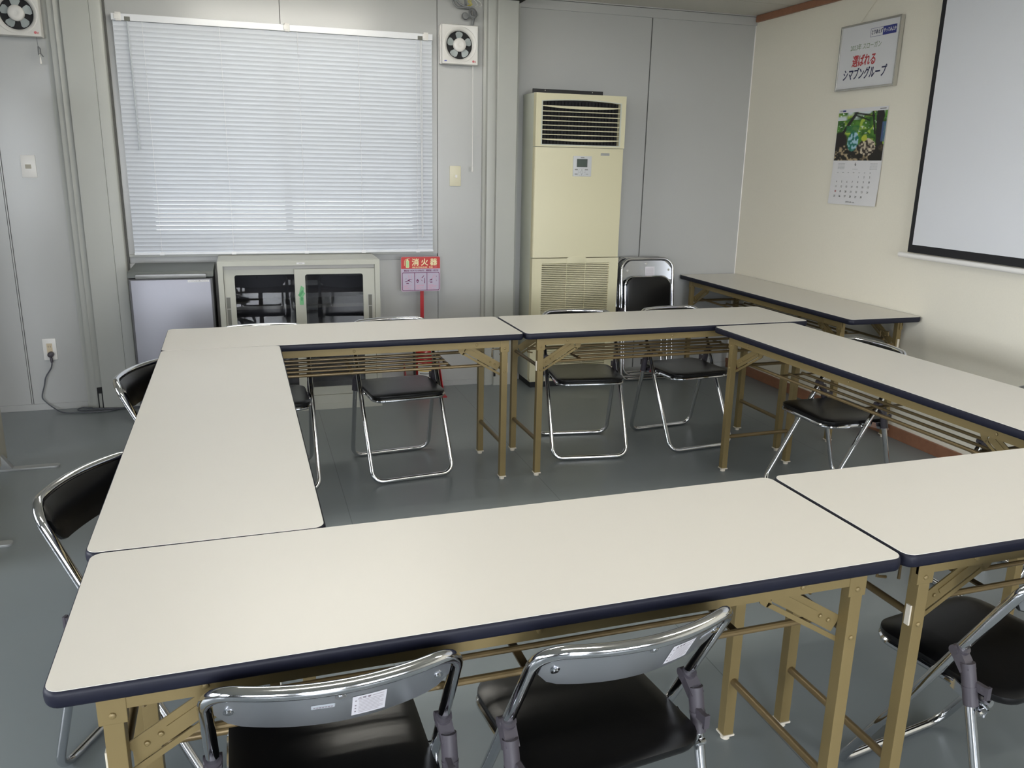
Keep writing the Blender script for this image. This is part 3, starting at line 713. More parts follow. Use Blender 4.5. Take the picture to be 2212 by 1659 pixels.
m.lathe([(.018, 0), (.021, .012), (.020, .02)], (1.293, ya-.02, 2.262), 'Y', 18)
m.build('cable_coil', 'cable_grey', cb)
m = MB()
for x0, x1, mn in ((1.305, 1.312, 'cable_yellow'), (1.318, 1.32, 'cable_yellow'), (1.33, 1.326, 'cable_yellow'), (1.325, 1.36, 'cable_white'), (1.34, 1.385, 'cable_white')):
    m.tube([(x0, ya, 2.41), (x0+.004, ya-.012, 2.365), (x1-.004, ya-.02, 2.34), (x1+.008, ya-.015, 2.325), (x1-.01, ya-.02, 2.315)], .0022, 6, mname=mn)
m.build('thin_wires', None, cb)

# ---------------------------------------------------------------- switches, outlet, power cord
def plate(name, x0, x1, z0, z1, mname, label, cat):
    t = thing(name, label, cat, ((x0+x1)/2, YL, (z0+z1)/2)); hx, hz = (x1-x0)/2, (z1-z0)/2
    MB().prism(rrect(-hx, hx, -hz, hz, .004, 3), -.007, 0, 'XZ').build('cover_plate', mname, t, bevel=.0015); return t
s = plate('light_switch', -1.144, -1.073, 1.300, 1.418, 'white_plastic', 'white light switch on the grey panel left of the window', 'switch')
MB().box(-.015, .013, -.011, -.006, -.012, .010).build('rocker', 'switch_grey', s, smooth=False, bevel=.001)
s = plate('light_switch', 1.207, 1.278, 1.283, 1.405, 'ivory_plastic', 'ivory light switch right of the window, below the fan', 'switch')
m = MB(); m.box(-.011, .013, -.0085, -.006, -.012, .010, 'ivory_plastic'); m.box(-.002, .012, -.012, -.007, -.010, .008, 'white_plastic'); m.build('rocker', None, s, smooth=False, bevel=.0008)
s = plate('wall_outlet', -1.152, -1.083, .293, .415, 'white_plastic', 'white wall outlet low on the left panel, a grey plug in it', 'outlet')
m = MB(); m.box(-.014, .014, -.010, -.006, -.042, .034, 'beige_insert')
for x in (-.006, .005): m.box(x-.0012, x+.0012, -.0106, -.0095, .012, .022, 'dark_print')
m.build('socket_insert', None, s, smooth=False)
pc = thing('power_cord', 'grey power cord running from the outlet to a loose coil on the floor', 'cord', (0, 0, 0))
m = MB(); px_, pz_ = -1.112, .328
m.lathe([(.006, -.046), (.015, -.040), (.0165, -.022), (.0155, -.0105)], (px_, YL, pz_), 'Y', 14); m.cyl((px_, YL-.03, pz_-.012), (px_+.003, YL-.032, pz_-.045), .007, 10); m.build('plug', 'hinge_plastic', pc)
path = [(px_+.003, YL-.032, .285), (-1.118, YL-.03, .25), (-1.15, YL-.03, .20), (-1.163, YL-.03, .15), (-1.182, YL-.028, .085), (-1.165, YL-.035, .055), (-1.13, YL-.05, .025), (-1.085, YL-.09, .007), (-1.04, YL-.12, .005), (-.98, YL-.125, .005), (-.90, YL-.13, .005), (-.81, YL-.115, .005), (-.745, YL-.07, .005), (-.735, YL-.03+.0-.06, .005), (-.78, YL-.085, .006), (-.90, YL-.083, .012), (-.955, YL-.06, .012), (-.98, YL-.05, .012), (-1.0, YL-.07, .008), (-.98, YL-.085, .006), (-.90, YL-.095, .005), (-.80, YL-.09, .005), (-.72, YL-.085, .005), (-.66, YL-.075, .005), (-.60, YL-.06, .005), (-.52, YL-.05, .03)]
def smooth_path(p, n=5):
    p = [Vector(q) for q in p]; out = []
    for i in range(len(p)-1):
        a, b, c, d_ = p[max(i-1, 0)], p[i], p[i+1], p[min(i+2, len(p)-1)]
        for k in range(n):
            t = k/n; out.append(.5*((2*b) + (c-a)*t + (2*a-5*b+4*c-d_)*t*t + (3*b-a-3*c+d_)*t*t*t))
    return out + [p[-1]]
MB().tube(smooth_path(path), .0036, 8).build('cable', 'cord_grey', pc)

# ---------------------------------------------------------------- refrigerator
fr = thing('refrigerator', 'small grey refrigerator left of the cabinet, under the window', 'refrigerator', (-.41, 0, 0))
hx = .207; yf = 4.70; yb = 5.075
MB().box(-hx, hx, yf+.045, yb, .01, .800).build('body', 'fridge_body', fr, bevel=.004)
MB().prism([(yf+.01, .803), (yf+.012, .812), (yf+.03, .835), (yb-.01, .842), (yb, .835), (yb, .800), (yf+.045, .800)], -hx-.006, hx+.006, 'YZ').build('lid', 'fridge_lid', fr, bevel=.008)
door = MB().box(-hx, hx, yf, yf+.043, .04, .7985).build('door', 'fridge_body', fr, bevel=.004)
MB().box(-hx+.010, hx-.010, yf-.003, yf+.003, .05, .793).build('door_panel', 'fridge_face', door, bevel=.002)
m = MB(); m.prism(rrect(-hx+.035, hx-.030, .800, .823, .006, 3), yf-.004, yf+.03, 'XZ', 'fridge_grip'); m.build('door_grip', None, door, bevel=.001)
m = MB(); m.box(.083, .190, yf-.0036, yf-.0028, .7785, .7900, 'paper'); text_mb(m, '\u30b7\u30de\u30d6\u30f3\u30b3\u30fc\u30dd\u30ec\u30fc\u30b7\u30e7\u30f3', .0085, 'print_grey', face_Y(.1365, yf-.0040, .7842), bold=.0001, thick=.0001, width=.098); m.build('name_sticker', None, door, smooth=False)

# ---------------------------------------------------------------- cabinet
cx0, cx1, cy0, cy1, cz = -.177, .707, 4.775, 5.115, .877
ca = thing('glass_door_cabinet', 'low grey steel cabinet with sliding glass doors under the window', 'cabinet', (0, 0, 0))
m = MB()
m.box(cx0, cx1, cy0, cy1, .850, cz, 'cabinet_paint'); m.box(cx0, cx0+.028, cy0, cy1, .036, .850, 'cabinet_paint'); m.box(cx1-.028, cx1, cy0, cy1, .036, .850, 'cabinet_paint')
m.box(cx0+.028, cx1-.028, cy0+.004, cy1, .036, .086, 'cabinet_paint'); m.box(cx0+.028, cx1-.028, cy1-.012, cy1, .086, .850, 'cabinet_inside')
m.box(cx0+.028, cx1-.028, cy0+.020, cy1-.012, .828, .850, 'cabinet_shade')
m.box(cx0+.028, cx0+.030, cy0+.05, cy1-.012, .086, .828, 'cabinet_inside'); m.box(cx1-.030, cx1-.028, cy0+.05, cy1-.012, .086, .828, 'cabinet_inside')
m.box(cx0+.02, cx1-.02, cy0+.03, cy0+.14, cz, cz+.0015, 'cabinet_paint')
m.build('body', None, ca, smooth=False)
MB().box(cx0, cx1-.001, cy0-.001, cy1, 0, .036).build('plinth', 'cabinet_paint', ca, smooth=False)
m = MB(); m.box(cx0+.032, cx1-.032, cy0+.06, cy1-.014, .598, .618); m.build('shelf', 'cabinet_paint', ca, smooth=False)
m = MB(); m.box(cx0+.032, cx1-.032, cy0+.06, cy1-.014, .345, .365); m.build('shelf', 'cabinet_paint', ca, smooth=False)
def sdoor(x0, x1, y, gx0, gx1, ztop, hxx):
    d = MB(); o = [(x0, .088), (x1, .088), (x1, ztop), (x0, ztop)]
    inn = rrect(gx0, gx1, .135, .797, .012, 4); N = len(inn)
    # outer outline with as many points as the inner one
    outp = []
    for (u, w) in inn:
        outp.append((x1 if u > (gx0+gx1)/2 else x0, ztop if w > .45 else .088))
    d.frame(outp, inn, y, y+.014, 'XZ')
    o = d.build('door', 'cabinet_paint', ca, smooth=False)
    MB().box(gx0-.004, gx1+.004, y+.006, y+.009, .131, .801).build('door_pane', 'cabinet_glass', o, smooth=False)
    m = MB(); m.box(hxx-.013, hxx+.013, y-.0015, y+.004, .50, .677, 'cabinet_shade'); m.box(hxx-.009, hxx+.010, y-.002, y+.003, .51, .608, 'handle_recess'); m.box(hxx-.010, hxx+.010, y-.002, y+.003, .612, .674, 'handle_recess'); m.build('door_handle', None, o, smooth=False)
    return o
sdoor(cx0+.030, .300, cy0+.030, -.092, .245, .827, -.131)
rd = sdoor(.229, cx1-.029, cy0+.010, .287, .611, .827, .650)
m = MB(); y = cy0+.0085
for p, mn in (([(.250, .690), (.262, .735), (.280, .722), (.274, .695)], 'green_tape'), ([(.244, .682), (.262, .66), (.276, .700), (.270, .71)], 'green_tape_dark'), ([(.25, .662), (.258, .645), (.283, .690), (.276, .70)], 'green_tape'), ([(.252, .625), (.274, .625), (.274, .668), (.252, .668)], 'green_tape'), ([(.258, .652), (.266, .644), (.272, .665), (.26, .672)], 'green_tape_dark')):
    m.prism(p, y, y+.001, 'XZ', mn); y -= .0003
tg = m.build('tape_strip', None, rd, smooth=False); tg['label'] = 'crumpled green tape'
m = MB(); m.box(.243, .287, cy0-.001, cy0, .8565, .866, 'paper'); m.box(.255, .275, cy0-.0014, cy0-.0009, .8595, .8625, 'print_pale'); m.build('name_sticker', None, ca, smooth=False)

# ---------------------------------------------------------------- extinguisher and its sign stand
st = thing('extinguisher_stand', 'red fire extinguisher sign on a post, beside the cabinet', 'sign', (1.0, 4.95, 0))
m = MB(); m.box(-.11, .125, -.09, .13, 0, .006); m.prism([(.13, .006), (.13, .18), (.115, .18), (-.03, .006)], .118, .122, 'YZ'); m.prism([(.13, .006), (.13, .18), (.115, .18), (-.03, .006)], -.108, -.104, 'YZ'); m.box(-.108, .122, .126, .13, .006, .10)
m.build('base', 'post_red', st, smooth=False)
MB().box(-.001, .021, .105, .113, .006, .72).build('post', 'post_red', st, smooth=False)
SX = (-.1225, .1225); SZ = (.647, .860); sy = .09
brd = MB().prism(rrect(SX[0], SX[1], SZ[0], SZ[1], .010, 4), sy, sy+.006, 'XZ').build('sign_board', 'sign_rim', st)
m = MB(); zsplit = .7865
up = [p for p in rrect(SX[0]+.001, SX[1]-.001, zsplit, SZ[1]-.001, .009, 4)]
m.prism([(x, max(z, zsplit)) for x, z in [(SX[0]+.001, zsplit), (SX[1]-.001, zsplit)] + [p for p in rrect(SX[0]+.001, SX[1]-.001, zsplit-.03, SZ[1]-.001, .009, 4) if p[1] > zsplit]], sy-.0008, sy, 'XZ', 'sign_red')
m.prism(rrect(SX[0]+.003, SX[1]-.003, SZ[0]+.003, zsplit, .006, 4), sy-.0006, sy, 'XZ', 'sign_lilac')
m.prism(rrect(-.093, -.072, .793, .838, .004, 3), sy-.0014, sy-.0006, 'XZ', 'sign_cream'); m.prism(rrect(-.0905, -.0745, .796, .835, .003, 3), sy-.0020, sy-.0012, 'XZ', 'sign_green'); m.box(-.087, -.078, sy-.0016, sy-.0006, .838, .848, 'sign_cream'); m.obox((-.087, sy-.0012, .847), (-.069, sy-.0012, .849), .0008, .004, mname='sign_cream')
m.tube([(-.087, sy-.0012, .845), (-.096, sy-.0012, .842), (-.101, sy-.0012, .832), (-.101, sy-.0012, .806)], .0016, 5, mname='sign_cream')
for i, ch in enumerate('\u6d88\u706b\u5668'): text_mb(m, ch, .046, 'sign_cream', face_Y(-.033+.057*i, sy-.0012, .8235), bold=.0012, thick=.0002)
text_mb(m, 'FIRE EXTINGUISHER', .011, 'sign_cream', face_Y(-.006, sy-.0012, .7945), bold=.0002, thick=.0002, width=.094); text_mb(m, '\u706d\u706b\u5668', .0105, 'sign_cream', face_Y(.063, sy-.0012, .7945), bold=.0003, thick=.0002, width=.023); text_mb(m, '\uc18c\ud654\uae30', .0095, 'sign_pink', face_Y(.091, sy-.0012, .7945), thick=.0002, width=.022)
text_mb(m, '\u4f7f\u7528\u65b9\u6cd5', .0125, 'sign_wine', face_Y(-.088, sy-.0010, .7745), bold=.0004, thick=.0002, width=.032); text_mb(m, 'HOW TO OPERATE', .0125, 'sign_wine', face_Y(-.022, sy-.0010, .7745), bold=.0003, thick=.0002, width=.085); text_mb(m, '\u4f7f\u7528\u65b9\u6cd5', .0125, 'sign_wine', face_Y(.051, sy-.0010, .7745), bold=.0005, thick=.0002, width=.032); text_mb(m, '\uc0ac\uc6a9\ubc29\ubc95', .0115, 'sign_wine', face_Y(.092, sy-.0010, .7745), bold=.0002, thick=.0002, width=.035)
fo = rrect(-.117, .117, .651, .764, .008, 3); fi = rrect(-.1135, .1135, .6545, .7605, .0055, 3); m.frame(fo, fi, sy-.0012, sy-.0004, 'XZ', 'sign_wine')
for x in (-.0385, .0385): m.box(x-.0018, x+.0018, sy-.0012, sy-.0004, .654, .761, 'sign_wine')
def poly(pts, mn='sign_wine'): m.prism(pts, sy-.0012, sy-.0005, 'XZ', mn)
poly([(-.100, .708), (-.086, .712), (-.080, .708), (-.098, .705)]); poly([(-.085, .716), (-.070, .722), (-.050, .722), (-.068, .718), (-.072, .713), (-.052, .701), (-.078, .711)]); poly([(-.092, .694), (-.074, .694), (-.076, .700), (-.089, .701)]); poly([(-.096, .719), (-.092, .729), (-.091, .724)])
poly([(-.078, .745), (-.074, .722), (-.072, .722), (-.075, .748)], 'sign_pink'); poly([(-.060, .748), (-.058, .726), (-.056, .726), (-.058, .748)], 'sign_pink')
m.frame([(-.021, .724), (-.013, .714), (-.016, .702), (-.021, .698), (-.027, .704), (-.028, .714)], [(-.021, .713), (-.0175, .709), (-.019, .705), (-.021, .703), (-.0235, .706), (-.0235, .710)], sy-.0012, sy-.0005, 'XZ', 'sign_wine')
poly([(.003, .729), (.020, .745), (.022, .743), (.008, .727)]); poly([(.021, .696), (.026, .696), (.026, .729), (.023, .729)]); poly([(.001, .716), (.012, .708), (.012, .710), (.002, .718)]); poly([(-.010, .714), (.008, .731), (.004, .732), (-.008, .716)], 'sign_pink')
poly([(.055, .717), (.072, .724), (.071, .713), (.058, .713)]); poly([(.048, .707), (.058, .708), (.058, .710), (.049, .709)]); poly([(.058, .699), (.072, .699), (.074, .704), (.060, .705)]); poly([(.070, .722), (.082, .748), (.084, .748), (.073, .720)], 'sign_pink'); poly([(.088, .748), (.090, .722), (.092, .722), (.090, .748)], 'sign_pink')
for z0_ in (.733, .708): poly([(.098, z0_), (.100, z0_), (.100, z0_+.008), (.098, z0_+.008)])
for i, x in enumerate((-.105, -.028, .049)):
    text_mb(m, str(i+1), .010, 'sign_pink', face_Y(x, sy-.0010, .748), thick=.0002)
    for j in range(5): m.box(x-.002, x+(.052, .030, .044, .020, .048)[(j+i) % 5], sy-.0010, sy-.0004, .6595+j*.0062, .6620+j*.0062, 'sign_pink')
m.build('sign_print', None, brd, smooth=False)
ex = thing('fire_extinguisher', 'red fire extinguisher standing on the sign base, behind the far table', 'fire extinguisher', (1.008, 4.955, .006))
MB().lathe([(.057, 0), (.062, .004), (.062, .275), (.058, .300), (.040, .325), (.020, .337), (.018, .345)], (0, 0, 0), 'Z', 32).build('cylinder', 'ext_red', ex, ang=40)
m = MB(); m.lathe([(.016, .345), (.016, .375), (.010, .380)], (0, 0, 0), 'Z', 16); m.obox((-.02, 0, .378), (.075, -.01, .395), .022, .008); m.obox((-.005, 0, .366), (.070, -.01, .362), .020, .007); m.build('lever_handle', 'black_rubber', ex, bevel=.001)
m = MB(); m.tube(smooth_path([(-.012, -.004, .362), (-.05, -.02, .368), (-.074, -.024, .33), (-.076, -.026, .22), (-.073, -.028, .12)]), .0075, 8, mname='black_rubber'); m.lathe([(.010, .118), (.010, .105)], (-.073, -.028, 0), 'Z', 12, 'ext_label'); m.lathe([(.010, .105), (.013, .060), (.014, .048)], (-.073, -.028, 0), 'Z', 12, 'black_rubber'); m.build('hose', None, ex)
def lab_strip(m, a0, a1, z0, z1, mn, r=.0626):
    n = 8; v = []
    for i in range(n+1):
        a = a0+(a1-a0)*i/n; v += [(r*math.cos(a), r*math.sin(a), z0), (r*math.cos(a), r*math.sin(a), z1)]
    m.add(v, [(2*i, 2*i+2, 2*i+3, 2*i+1) for i in range(n)], mn)
m = MB(); A0, A1 = math.radians(212), math.radians(318)
lab_strip(m, A0, A1, .085, .21, 'ext_label'); lab_strip(m, A0, A1, .160, .166, 'ext_yellow', .0629)
a = math.radians(252)
m.prism([(.0145*math.cos(t), .0145*math.sin(t)) for t in [2*PI*k/20 for k in range(20)]], 0, .0008, 'XY', 'ext_blue') if False else None
lab_strip(m, math.radians(224), math.radians(250), .100, .128, 'ext_blue', .0631); lab_strip(m, math.radians(256), math.radians(278), .100, .126, 'ext_red', .0631); lab_strip(m, math.radians(284), math.radians(310), .098, .126, 'dark_print', .0631)
for zz in (.142, .178, .192): lab_strip(m, math.radians(225), math.radians(305), zz, zz+.006, 'dark_print', .0630)
m.build('label', None, ex)

# ---------------------------------------------------------------- air conditioner
ac = thing('floor_air_conditioner', 'tall cream floor standing air conditioner against the back wall', 'air conditioner', (1.9935, 0, 0))
hx = .2965; ay0, ay1 = 4.95, 5.207
MB().box(-hx+.012, hx-.012, ay0+.015, ay1, 0, .042).build('base', 'black_rubber', ac, smooth=False)
m = MB(); m.box(-hx, hx, ay0+.045, ay1, .042, 1.846); m.build('body', 'ac_side', ac, bevel=.006)
# top section with the louvre opening
def ac_front(z0, z1, name, opening=None, curved=False):
    m = MB()
    if not opening:
        m.prism([(-hx, ay0+.045), (-hx, ay0+.012), (-hx+.004, ay0+.003), (-hx+.014, ay0), (hx-.014, ay0), (hx-.004, ay0+.003), (hx, ay0+.012), (hx, ay0+.045)], z0, z1, 'XY')
    return m.build(name, 'ac_cream', ac, ang=20)
ox0, ox1, oz0, oz1 = -.256, .260, 1.545, 1.802
m = MB()
top_curve = [(ox0+(ox1-ox0)*k/10, oz1-.008+.012*(1-((k-5)/5)**2)) for k in range(11)]
inner = [(ox0, oz0), (ox1, oz0)] + top_curve[::-1]
outer = [(-hx, 1.5305), (hx, 1.5305)] + [((-hx + 2*hx*k/10), 1.842) for k in range(11)][::-1]
m.frame(outer, inner, ay0, ay0+.046, 'XZ')
upper = m.build('outlet_panel', 'ac_cream', ac, smooth=False, bevel=.0)
m = MB(); rim_o = [(x+(-.006 if x < 0 else .006), z+(.005 if z > 1.7 else -.006)) for x, z in inner]; m.frame(rim_o, [(x*(1-.006), z) for x, z in inner], ay0-.002, ay0+.005, 'XZ'); m.build('outlet_rim', 'ac_side', upper, smooth=False)
MB().box(ox0-.01, ox1+.01, ay0+.040, ay0+.043, oz0-.01, oz1+.02).build('outlet_void', 'dark_void', ac, smooth=False)
for k in range(8):
    zz = 1.575 + k*.0272; thk = .004 if k < 7 else .004
    m = MB(); dep = .012 if k not in (0, 7) else .020; sag = .006 if k == 7 else (.004 if k == 0 else .001)
    v = []; f = []; n = 12
    for i in range(n+1):
        x = ox0+.002+(ox1-ox0-.004)*i/n; e = 1-((i-n/2)/(n/2))**2
        z_ = zz + (.004 if k == 7 else 0)
        v += [(x, ay0+.006, z_+.002), (x, ay0+.006+dep, z_+.004), (x, ay0+.006+dep, z_-.001-sag*e), (x, ay0+.006, z_-.0025-sag*2*e*(k in (0, 7)))]
    for i in range(n):
        for j in range(4): f.append((4*i+j, 4*i+(j+1) % 4, 4*i+4+(j+1) % 4, 4*i+4+j))
    f += [(0, 1, 2, 3), (4*n+3, 4*n+2, 4*n+1, 4*n)]
    m.add(v, f); m.build('louvre', 'ac_cream', ac, smooth=False)
m = MB()
for i in range(22): x = ox0+.02+i*.0225; m.box(x-.0006, x+.0006, ay0+.028, ay0+.038, oz0, oz1-.004)
m.build('vertical_vanes', 'dark_void', ac, smooth=False)
ac_front(.8525, 1.5275, 'service_panel')
m = MB()
gx0, gx1, gz0, gz1 = -.232, .232, .135, .815
m.frame([(-hx, .060), (hx, .060), (hx, .8475), (-hx, .8475)], [(gx0, gz0), (gx1, gz0), (gx1, gz1), (gx0, gz1)], ay0, ay0+.045, 'XZ'); m.build('intake_panel', 'ac_cream', ac, smooth=False)
MB().box(-hx+.004, hx-.004, ay0+.006, ay0+.05, .040, .060).build('skirt', 'ac_cream', ac, smooth=False)
MB().box(gx0-.01, gx1+.01, ay0+.018, ay0+.022, gz0-.005, gz1+.005).build('grille_void', 'black_rubber', ac, smooth=False)
m = MB(); nb_ = 57
for i in range(nb_):
    z = gz0 + (i+.55)*(gz1-gz0)/nb_; m.add([(gx0-.01, ay0+.003, z-.0042), (gx1+.01, ay0+.003, z-.0042), (gx1+.01, ay0+.003, z+.0012), (gx0-.01, ay0+.003, z+.0012), (gx0-.01, ay0+.017, z+.004), (gx1+.01, ay0+.017, z+.004), (gx1+.01, ay0+.017, z-.001), (gx0-.01, ay0+.017, z-.001)], [(0, 1, 2, 3), (3, 2, 5, 4), (4, 5, 6, 7), (7, 6, 1, 0)])
for x in (-.062, .067): m.box(x-.0012, x+.0012, ay0+.001, ay0+.006, gz0, gz1)
m.build('intake_slats', 'ac_cream', ac, smooth=False)
m = MB(); m.prism([(-.062, .814), (.070, .814), (.070, .850), (.035, .8565), (0, .8585), (-.03, .8565), (-.062, .850)], ay0-.0015, ay0+.002, 'XZ'); m.build('catch', 'ac_cream', ac, bevel=.0008)
ct = MB().box(-.046, .077, ay0-.006, ay0, 1.356, 1.479).build('control_panel', 'ac_white', ac, bevel=.002); y = ay0-.0064
m = MB(); m.box(-.022, .049, y-.0006, y+.002, 1.412, 1.462, 'dark_print'); m.box(-.019, .046, y-.001, y, 1.4145, 1.459, 'lcd'); m.build('display', None, ct, smooth=False)
m = MB(); m.box(.003, .027, y, y+.001, 1.468, 1.4715, 'dark_print')
for x, z in ((-.034, 1.394), (.034, 1.394), (-.034, 1.3665)): m.box(x, x+.020, y, y+.001, z, z+.007, 'mid_print')
m.box(.040, .057, y, y+.001, 1.3665, 1.373, 'print_pale')
m.frame([(.013+.0245*math.cos(a), 1.382+.0245*math.sin(a)) for a in [2*PI*k/24 for k in range(24)]], [(.013+.0232*math.cos(a), 1.382+.0232*math.sin(a)) for a in [2*PI*k/24 for k in range(24)]], y, y+.001, 'XZ', 'print_pale')
m.frame([(.013+.009*math.cos(a), 1.382+.009*math.sin(a)) for a in [2*PI*k/16 for k in range(16)]], [(.013+.0075*math.cos(a), 1.382+.0075*math.sin(a)) for a in [2*PI*k/16 for k in range(16)]], y, y+.001, 'XZ', 'mid_print')
for p in ([(.009, 1.394), (.017, 1.394), (.013, 1.401)], [(.009, 1.369), (.013, 1.362), (.017, 1.369)], [(-.008, 1.382), (-.003, 1.379), (-.003, 1.385)], [(.034, 1.382), (.029, 1.379), (.029, 1.385)]): m.prism(p, y, y+.001, 'XZ', 'mid_print')
m.build('buttons', None, ct, smooth=False)
m = MB(); m.box(.139, .198, ay0-.0015, ay0, 1.484, 1.500, 'silver_plate'); m.box(.144, .192, ay0-.002, ay0-.0012, 1.4935, 1.497, 'mid_print'); m.build('name_plate', None, ac, smooth=False)
tp = MB(); tp.box(-.268, .200, 5.10, 5.112, 1.8455, 1.877, 'black_rubber'); tp.box(-.268, .200, 5.10, 5.18, 1.8455, 1.8475, 'black_rubber')
for x in (-.19, .126): tp.lathe([(.004, 0), (.003, -.003)], (x, 5.0995, 1.868), 'Y', 8, 'frame_alu')
tb = tp.build('fixing_bracket', None, ac, smooth=False); tb['label'] = 'black metal strip'

# ---------------------------------------------------------------- right wall: slogan frame, calendar, screen
fm = thing('framed_slogan', 'aluminium framed slogan poster hanging on the cream wall, above the calendar', 'picture', (XR, 4.059, 2.041))
# local: x = out of the wall is -X; u = reading direction = -Y
hy, hz = .237, .176
m = MB(); m.frame([(-hy, -hz), (hy, -hz), (hy, hz), (-hy, hz)], [(-hy+.011, -hz+.011), (hy-.011, -hz+.011), (hy-.011, hz-.011), (-hy+.011, hz-.011)], -.026, -.003, 'YZ'); m.build('frame', 'frame_alu', fm, smooth=False, bevel=.002)
ps = MB().box(-.020, -.012, -hy+.010, hy-.010, -hz+.010, hz-.010).build('poster', 'poster_white', fm, smooth=False)
m = MB(); xx = -.0203
def tx(s_, size, mn, u, z, **k): text_mb(m, s_, size, mn, face_X(xx, -u, z), thick=.0002, **k)   # u to the right
m.frame([(-.195, .092), (-.100, .092), (-.100, .134), (-.195, .134)][::-1], [(-.193, .094), (-.102, .094), (-.102, .132), (-.193, .132)][::-1], xx-.0004, xx+.0003, 'YZ', 'print_blue') if False else None
m.box(xx-.0003, xx+.0003, -.204, -.103, .091, .135, 'print_blue')
m.frame([(-.103, .091), (-.008, .091), (-.008, .135), (-.103, .135)], [(-.103, .0925), (-.0095, .0925), (-.0095, .1335), (-.103, .1335)], xx-.0003, xx+.0003, 'YZ', 'print_blue')
tx('\u3068\u308a\u3042\u3048\u305a', .026, 'print_navy', .0555, .113, width=.082, shear=.2, bold=.0005)
xx = -.0206; tx('\u3084\u3063\u3066\u307f\u3088\u304b', .024, 'poster_white', .1535, .113, width=.090, shear=.2, bold=.0005); xx = -.0203
tx('2023\u5e74 \u30b9\u30ed\u30fc\u30ac\u30f3', .036, 'print_green', -.020, .048, width=.245, shear=.08)
tx('\u9078\u3070\u308c\u308b', .066, 'print_red', -.022, -.027, width=.185, shear=.12, bold=.0016)
tx('\u30b7\u30de\u30d6\u30f3\u30b0\u30eb\u30fc\u30d7', .066, 'print_navy', -.012, -.096, width=.345, shear=.18, bold=.0014)
m.build('lettering', None, ps, smooth=False)
MB().tube([(-.010, .10, hz), (-.006, -.07, hz+.165), (-.004, -.09, hz+.19)], .0012, 5).build('hanging_wire', 'wire', fm)
cl = thing('wall_calendar', 'wall calendar with a leafy photograph, below the framed slogan', 'calendar', (XR-.003, 4.057, 0))
ch = .2005; zt_, zp_, zb_ = 1.766, 1.480, 1.232
v = []; f = []; nz = 14
for i in range(nz+1):
    z = zt_ + (zb_-zt_)*i/nz; lift = -.010*max(0, (i/nz-.55)/.45)**2
    for yy in (ch, 0, -ch): v.append((lift*(1.0 if yy <= 0 else .6)-.002, yy*(1.0+.012*i/nz), z))
for i in range(nz):
    for j in range(2): f.append((3*i+j, 3*i+j+1, 3*i+4+j, 3*i+3+j))
sheet = MB().add(v, f).build('sheet', 'paper', cl)
# printed photograph: coloured mosaic in a colour attribute
random.seed(7)
def hsh(i, j, s): random.seed(i*7349+j*9151+s*331); return random.random()
def vnoise(x, y, s):
    i, j = math.floor(x), math.floor(y); a, b = x-i, y-j; a = a*a*(3-2*a); b = b*b*(3-2*b)
    return (hsh(i, j, s)*(1-a)+hsh(i+1, j, s)*a)*(1-b) + (hsh(i, j+1, s)*(1-a)+hsh(i+1, j+1, s)*a)*b
NU, NV = 110, 76
v = []; f = []; cols = []
def mixc(a, b, t): t = max(0, min(1, t)); return tuple(a[k]*(1-t)+b[k]*t for k in range(3))
for j in range(NV):
    for i in range(NU):
        u, w = (i+.5)/NU, (j+.5)/NV          # u to the right, w downwards
        n1_ = .6*vnoise(u*9, w*9, 1)+.4*vnoise(u*22, w*22, 2); n2_ = vnoise(u*15+n1_*2, w*12, 3); n3_ = vnoise(u*30, w*30, 4)
        c = mixc((.015, .07, .012), (.10, .28, .03), n1_*1.3-.2)
        c = mixc(c, (.34, .48, .06), (n2_-.58)*5*(1-abs(u-.55)*.8)); c = mixc(c, (.72, .80, .74), (n3_-.80)*7*(w < .45))
        if w < .16: c = mixc(c, (.62, .68, .70), (vnoise(u*8, w*8, 9)-.5)*4)
        # dark branches
        for (u0, w0, u1, w1, r) in ((.02, .62, .38, .02, .035), (.38, .02, .75, .10, .02), (.86, -.1, .92, 1, .075), (.72, 0, .80, .45, .022), (.36, .06, .66, .18, .018)):
            t = max(0, min(1, ((u-u0)*(u1-u0)+(w-w0)*(w1-w0))/((u1-u0)**2+(w1-w0)**2))); dist = math.hypot(u-u0-t*(u1-u0), (w-w0-t*(w1-w0))*.75)
            c = mixc(c, (.012, .010, .012), (r*(1+.5*(n1_-.5))-dist)*80)
        c = mixc(c, (.014, .009, .010), (.17 - math.hypot((u-.08)*.9, (w-.60)*.75))*30)
        if w > .72+.12*(vnoise(u*5, 1, 5)-.5): c = mixc((.010, .008, .006), (.42, .33, .20), (n2_*.7+n3_*.5-.62)*4*(1 if u < .85 else .1))
        e = math.hypot((u-.68)/.17, (w-.72)/.17)
        if e < 1+.3*(n1_-.5): c = mixc((.03, .02, .015), (.62, .54, .40), (n3_*.8+n2_*.4-.42)*3)
        e = math.hypot((u-.37+.03*(w-.6))/.115, (w-.60)/.21)
        if e < 1: c = mixc((.012, .16, .12), (.36, .55, .66), (n3_-.45)*3+(1-e)*.25)
        if .28 < w < .42 and abs(u-.33) < .13: c = mixc(c, (.02, .15, .05), .8)
        if u > .93 and w > .22 and w < .62: c = mixc(c, (.07, .13, .30), .7)
        if math.hypot((u-.60)/.06, (w-.545)/.06) < 1: c = (.45, .50, .05)
        cols.append(c)
        y0, y1 = ch-.002-(2*ch-.004)*i/NU, ch-.002-(2*ch-.004)*(i+1)/NU; z0, z1 = 1.745-(1.745-zp_)*j/NV, 1.745-(1.745-zp_)*(j+1)/NV
        b = len(v); v += [(-.0028, y0, z0), (-.0028, y1, z0), (-.0028, y1, z1), (-.0028, y0, z1)]; f.append((b, b+1, b+2, b+3))
mp = bpy.data.materials.new('calendar_photo'); mp.use_nodes = True; nt = mp.node_tree
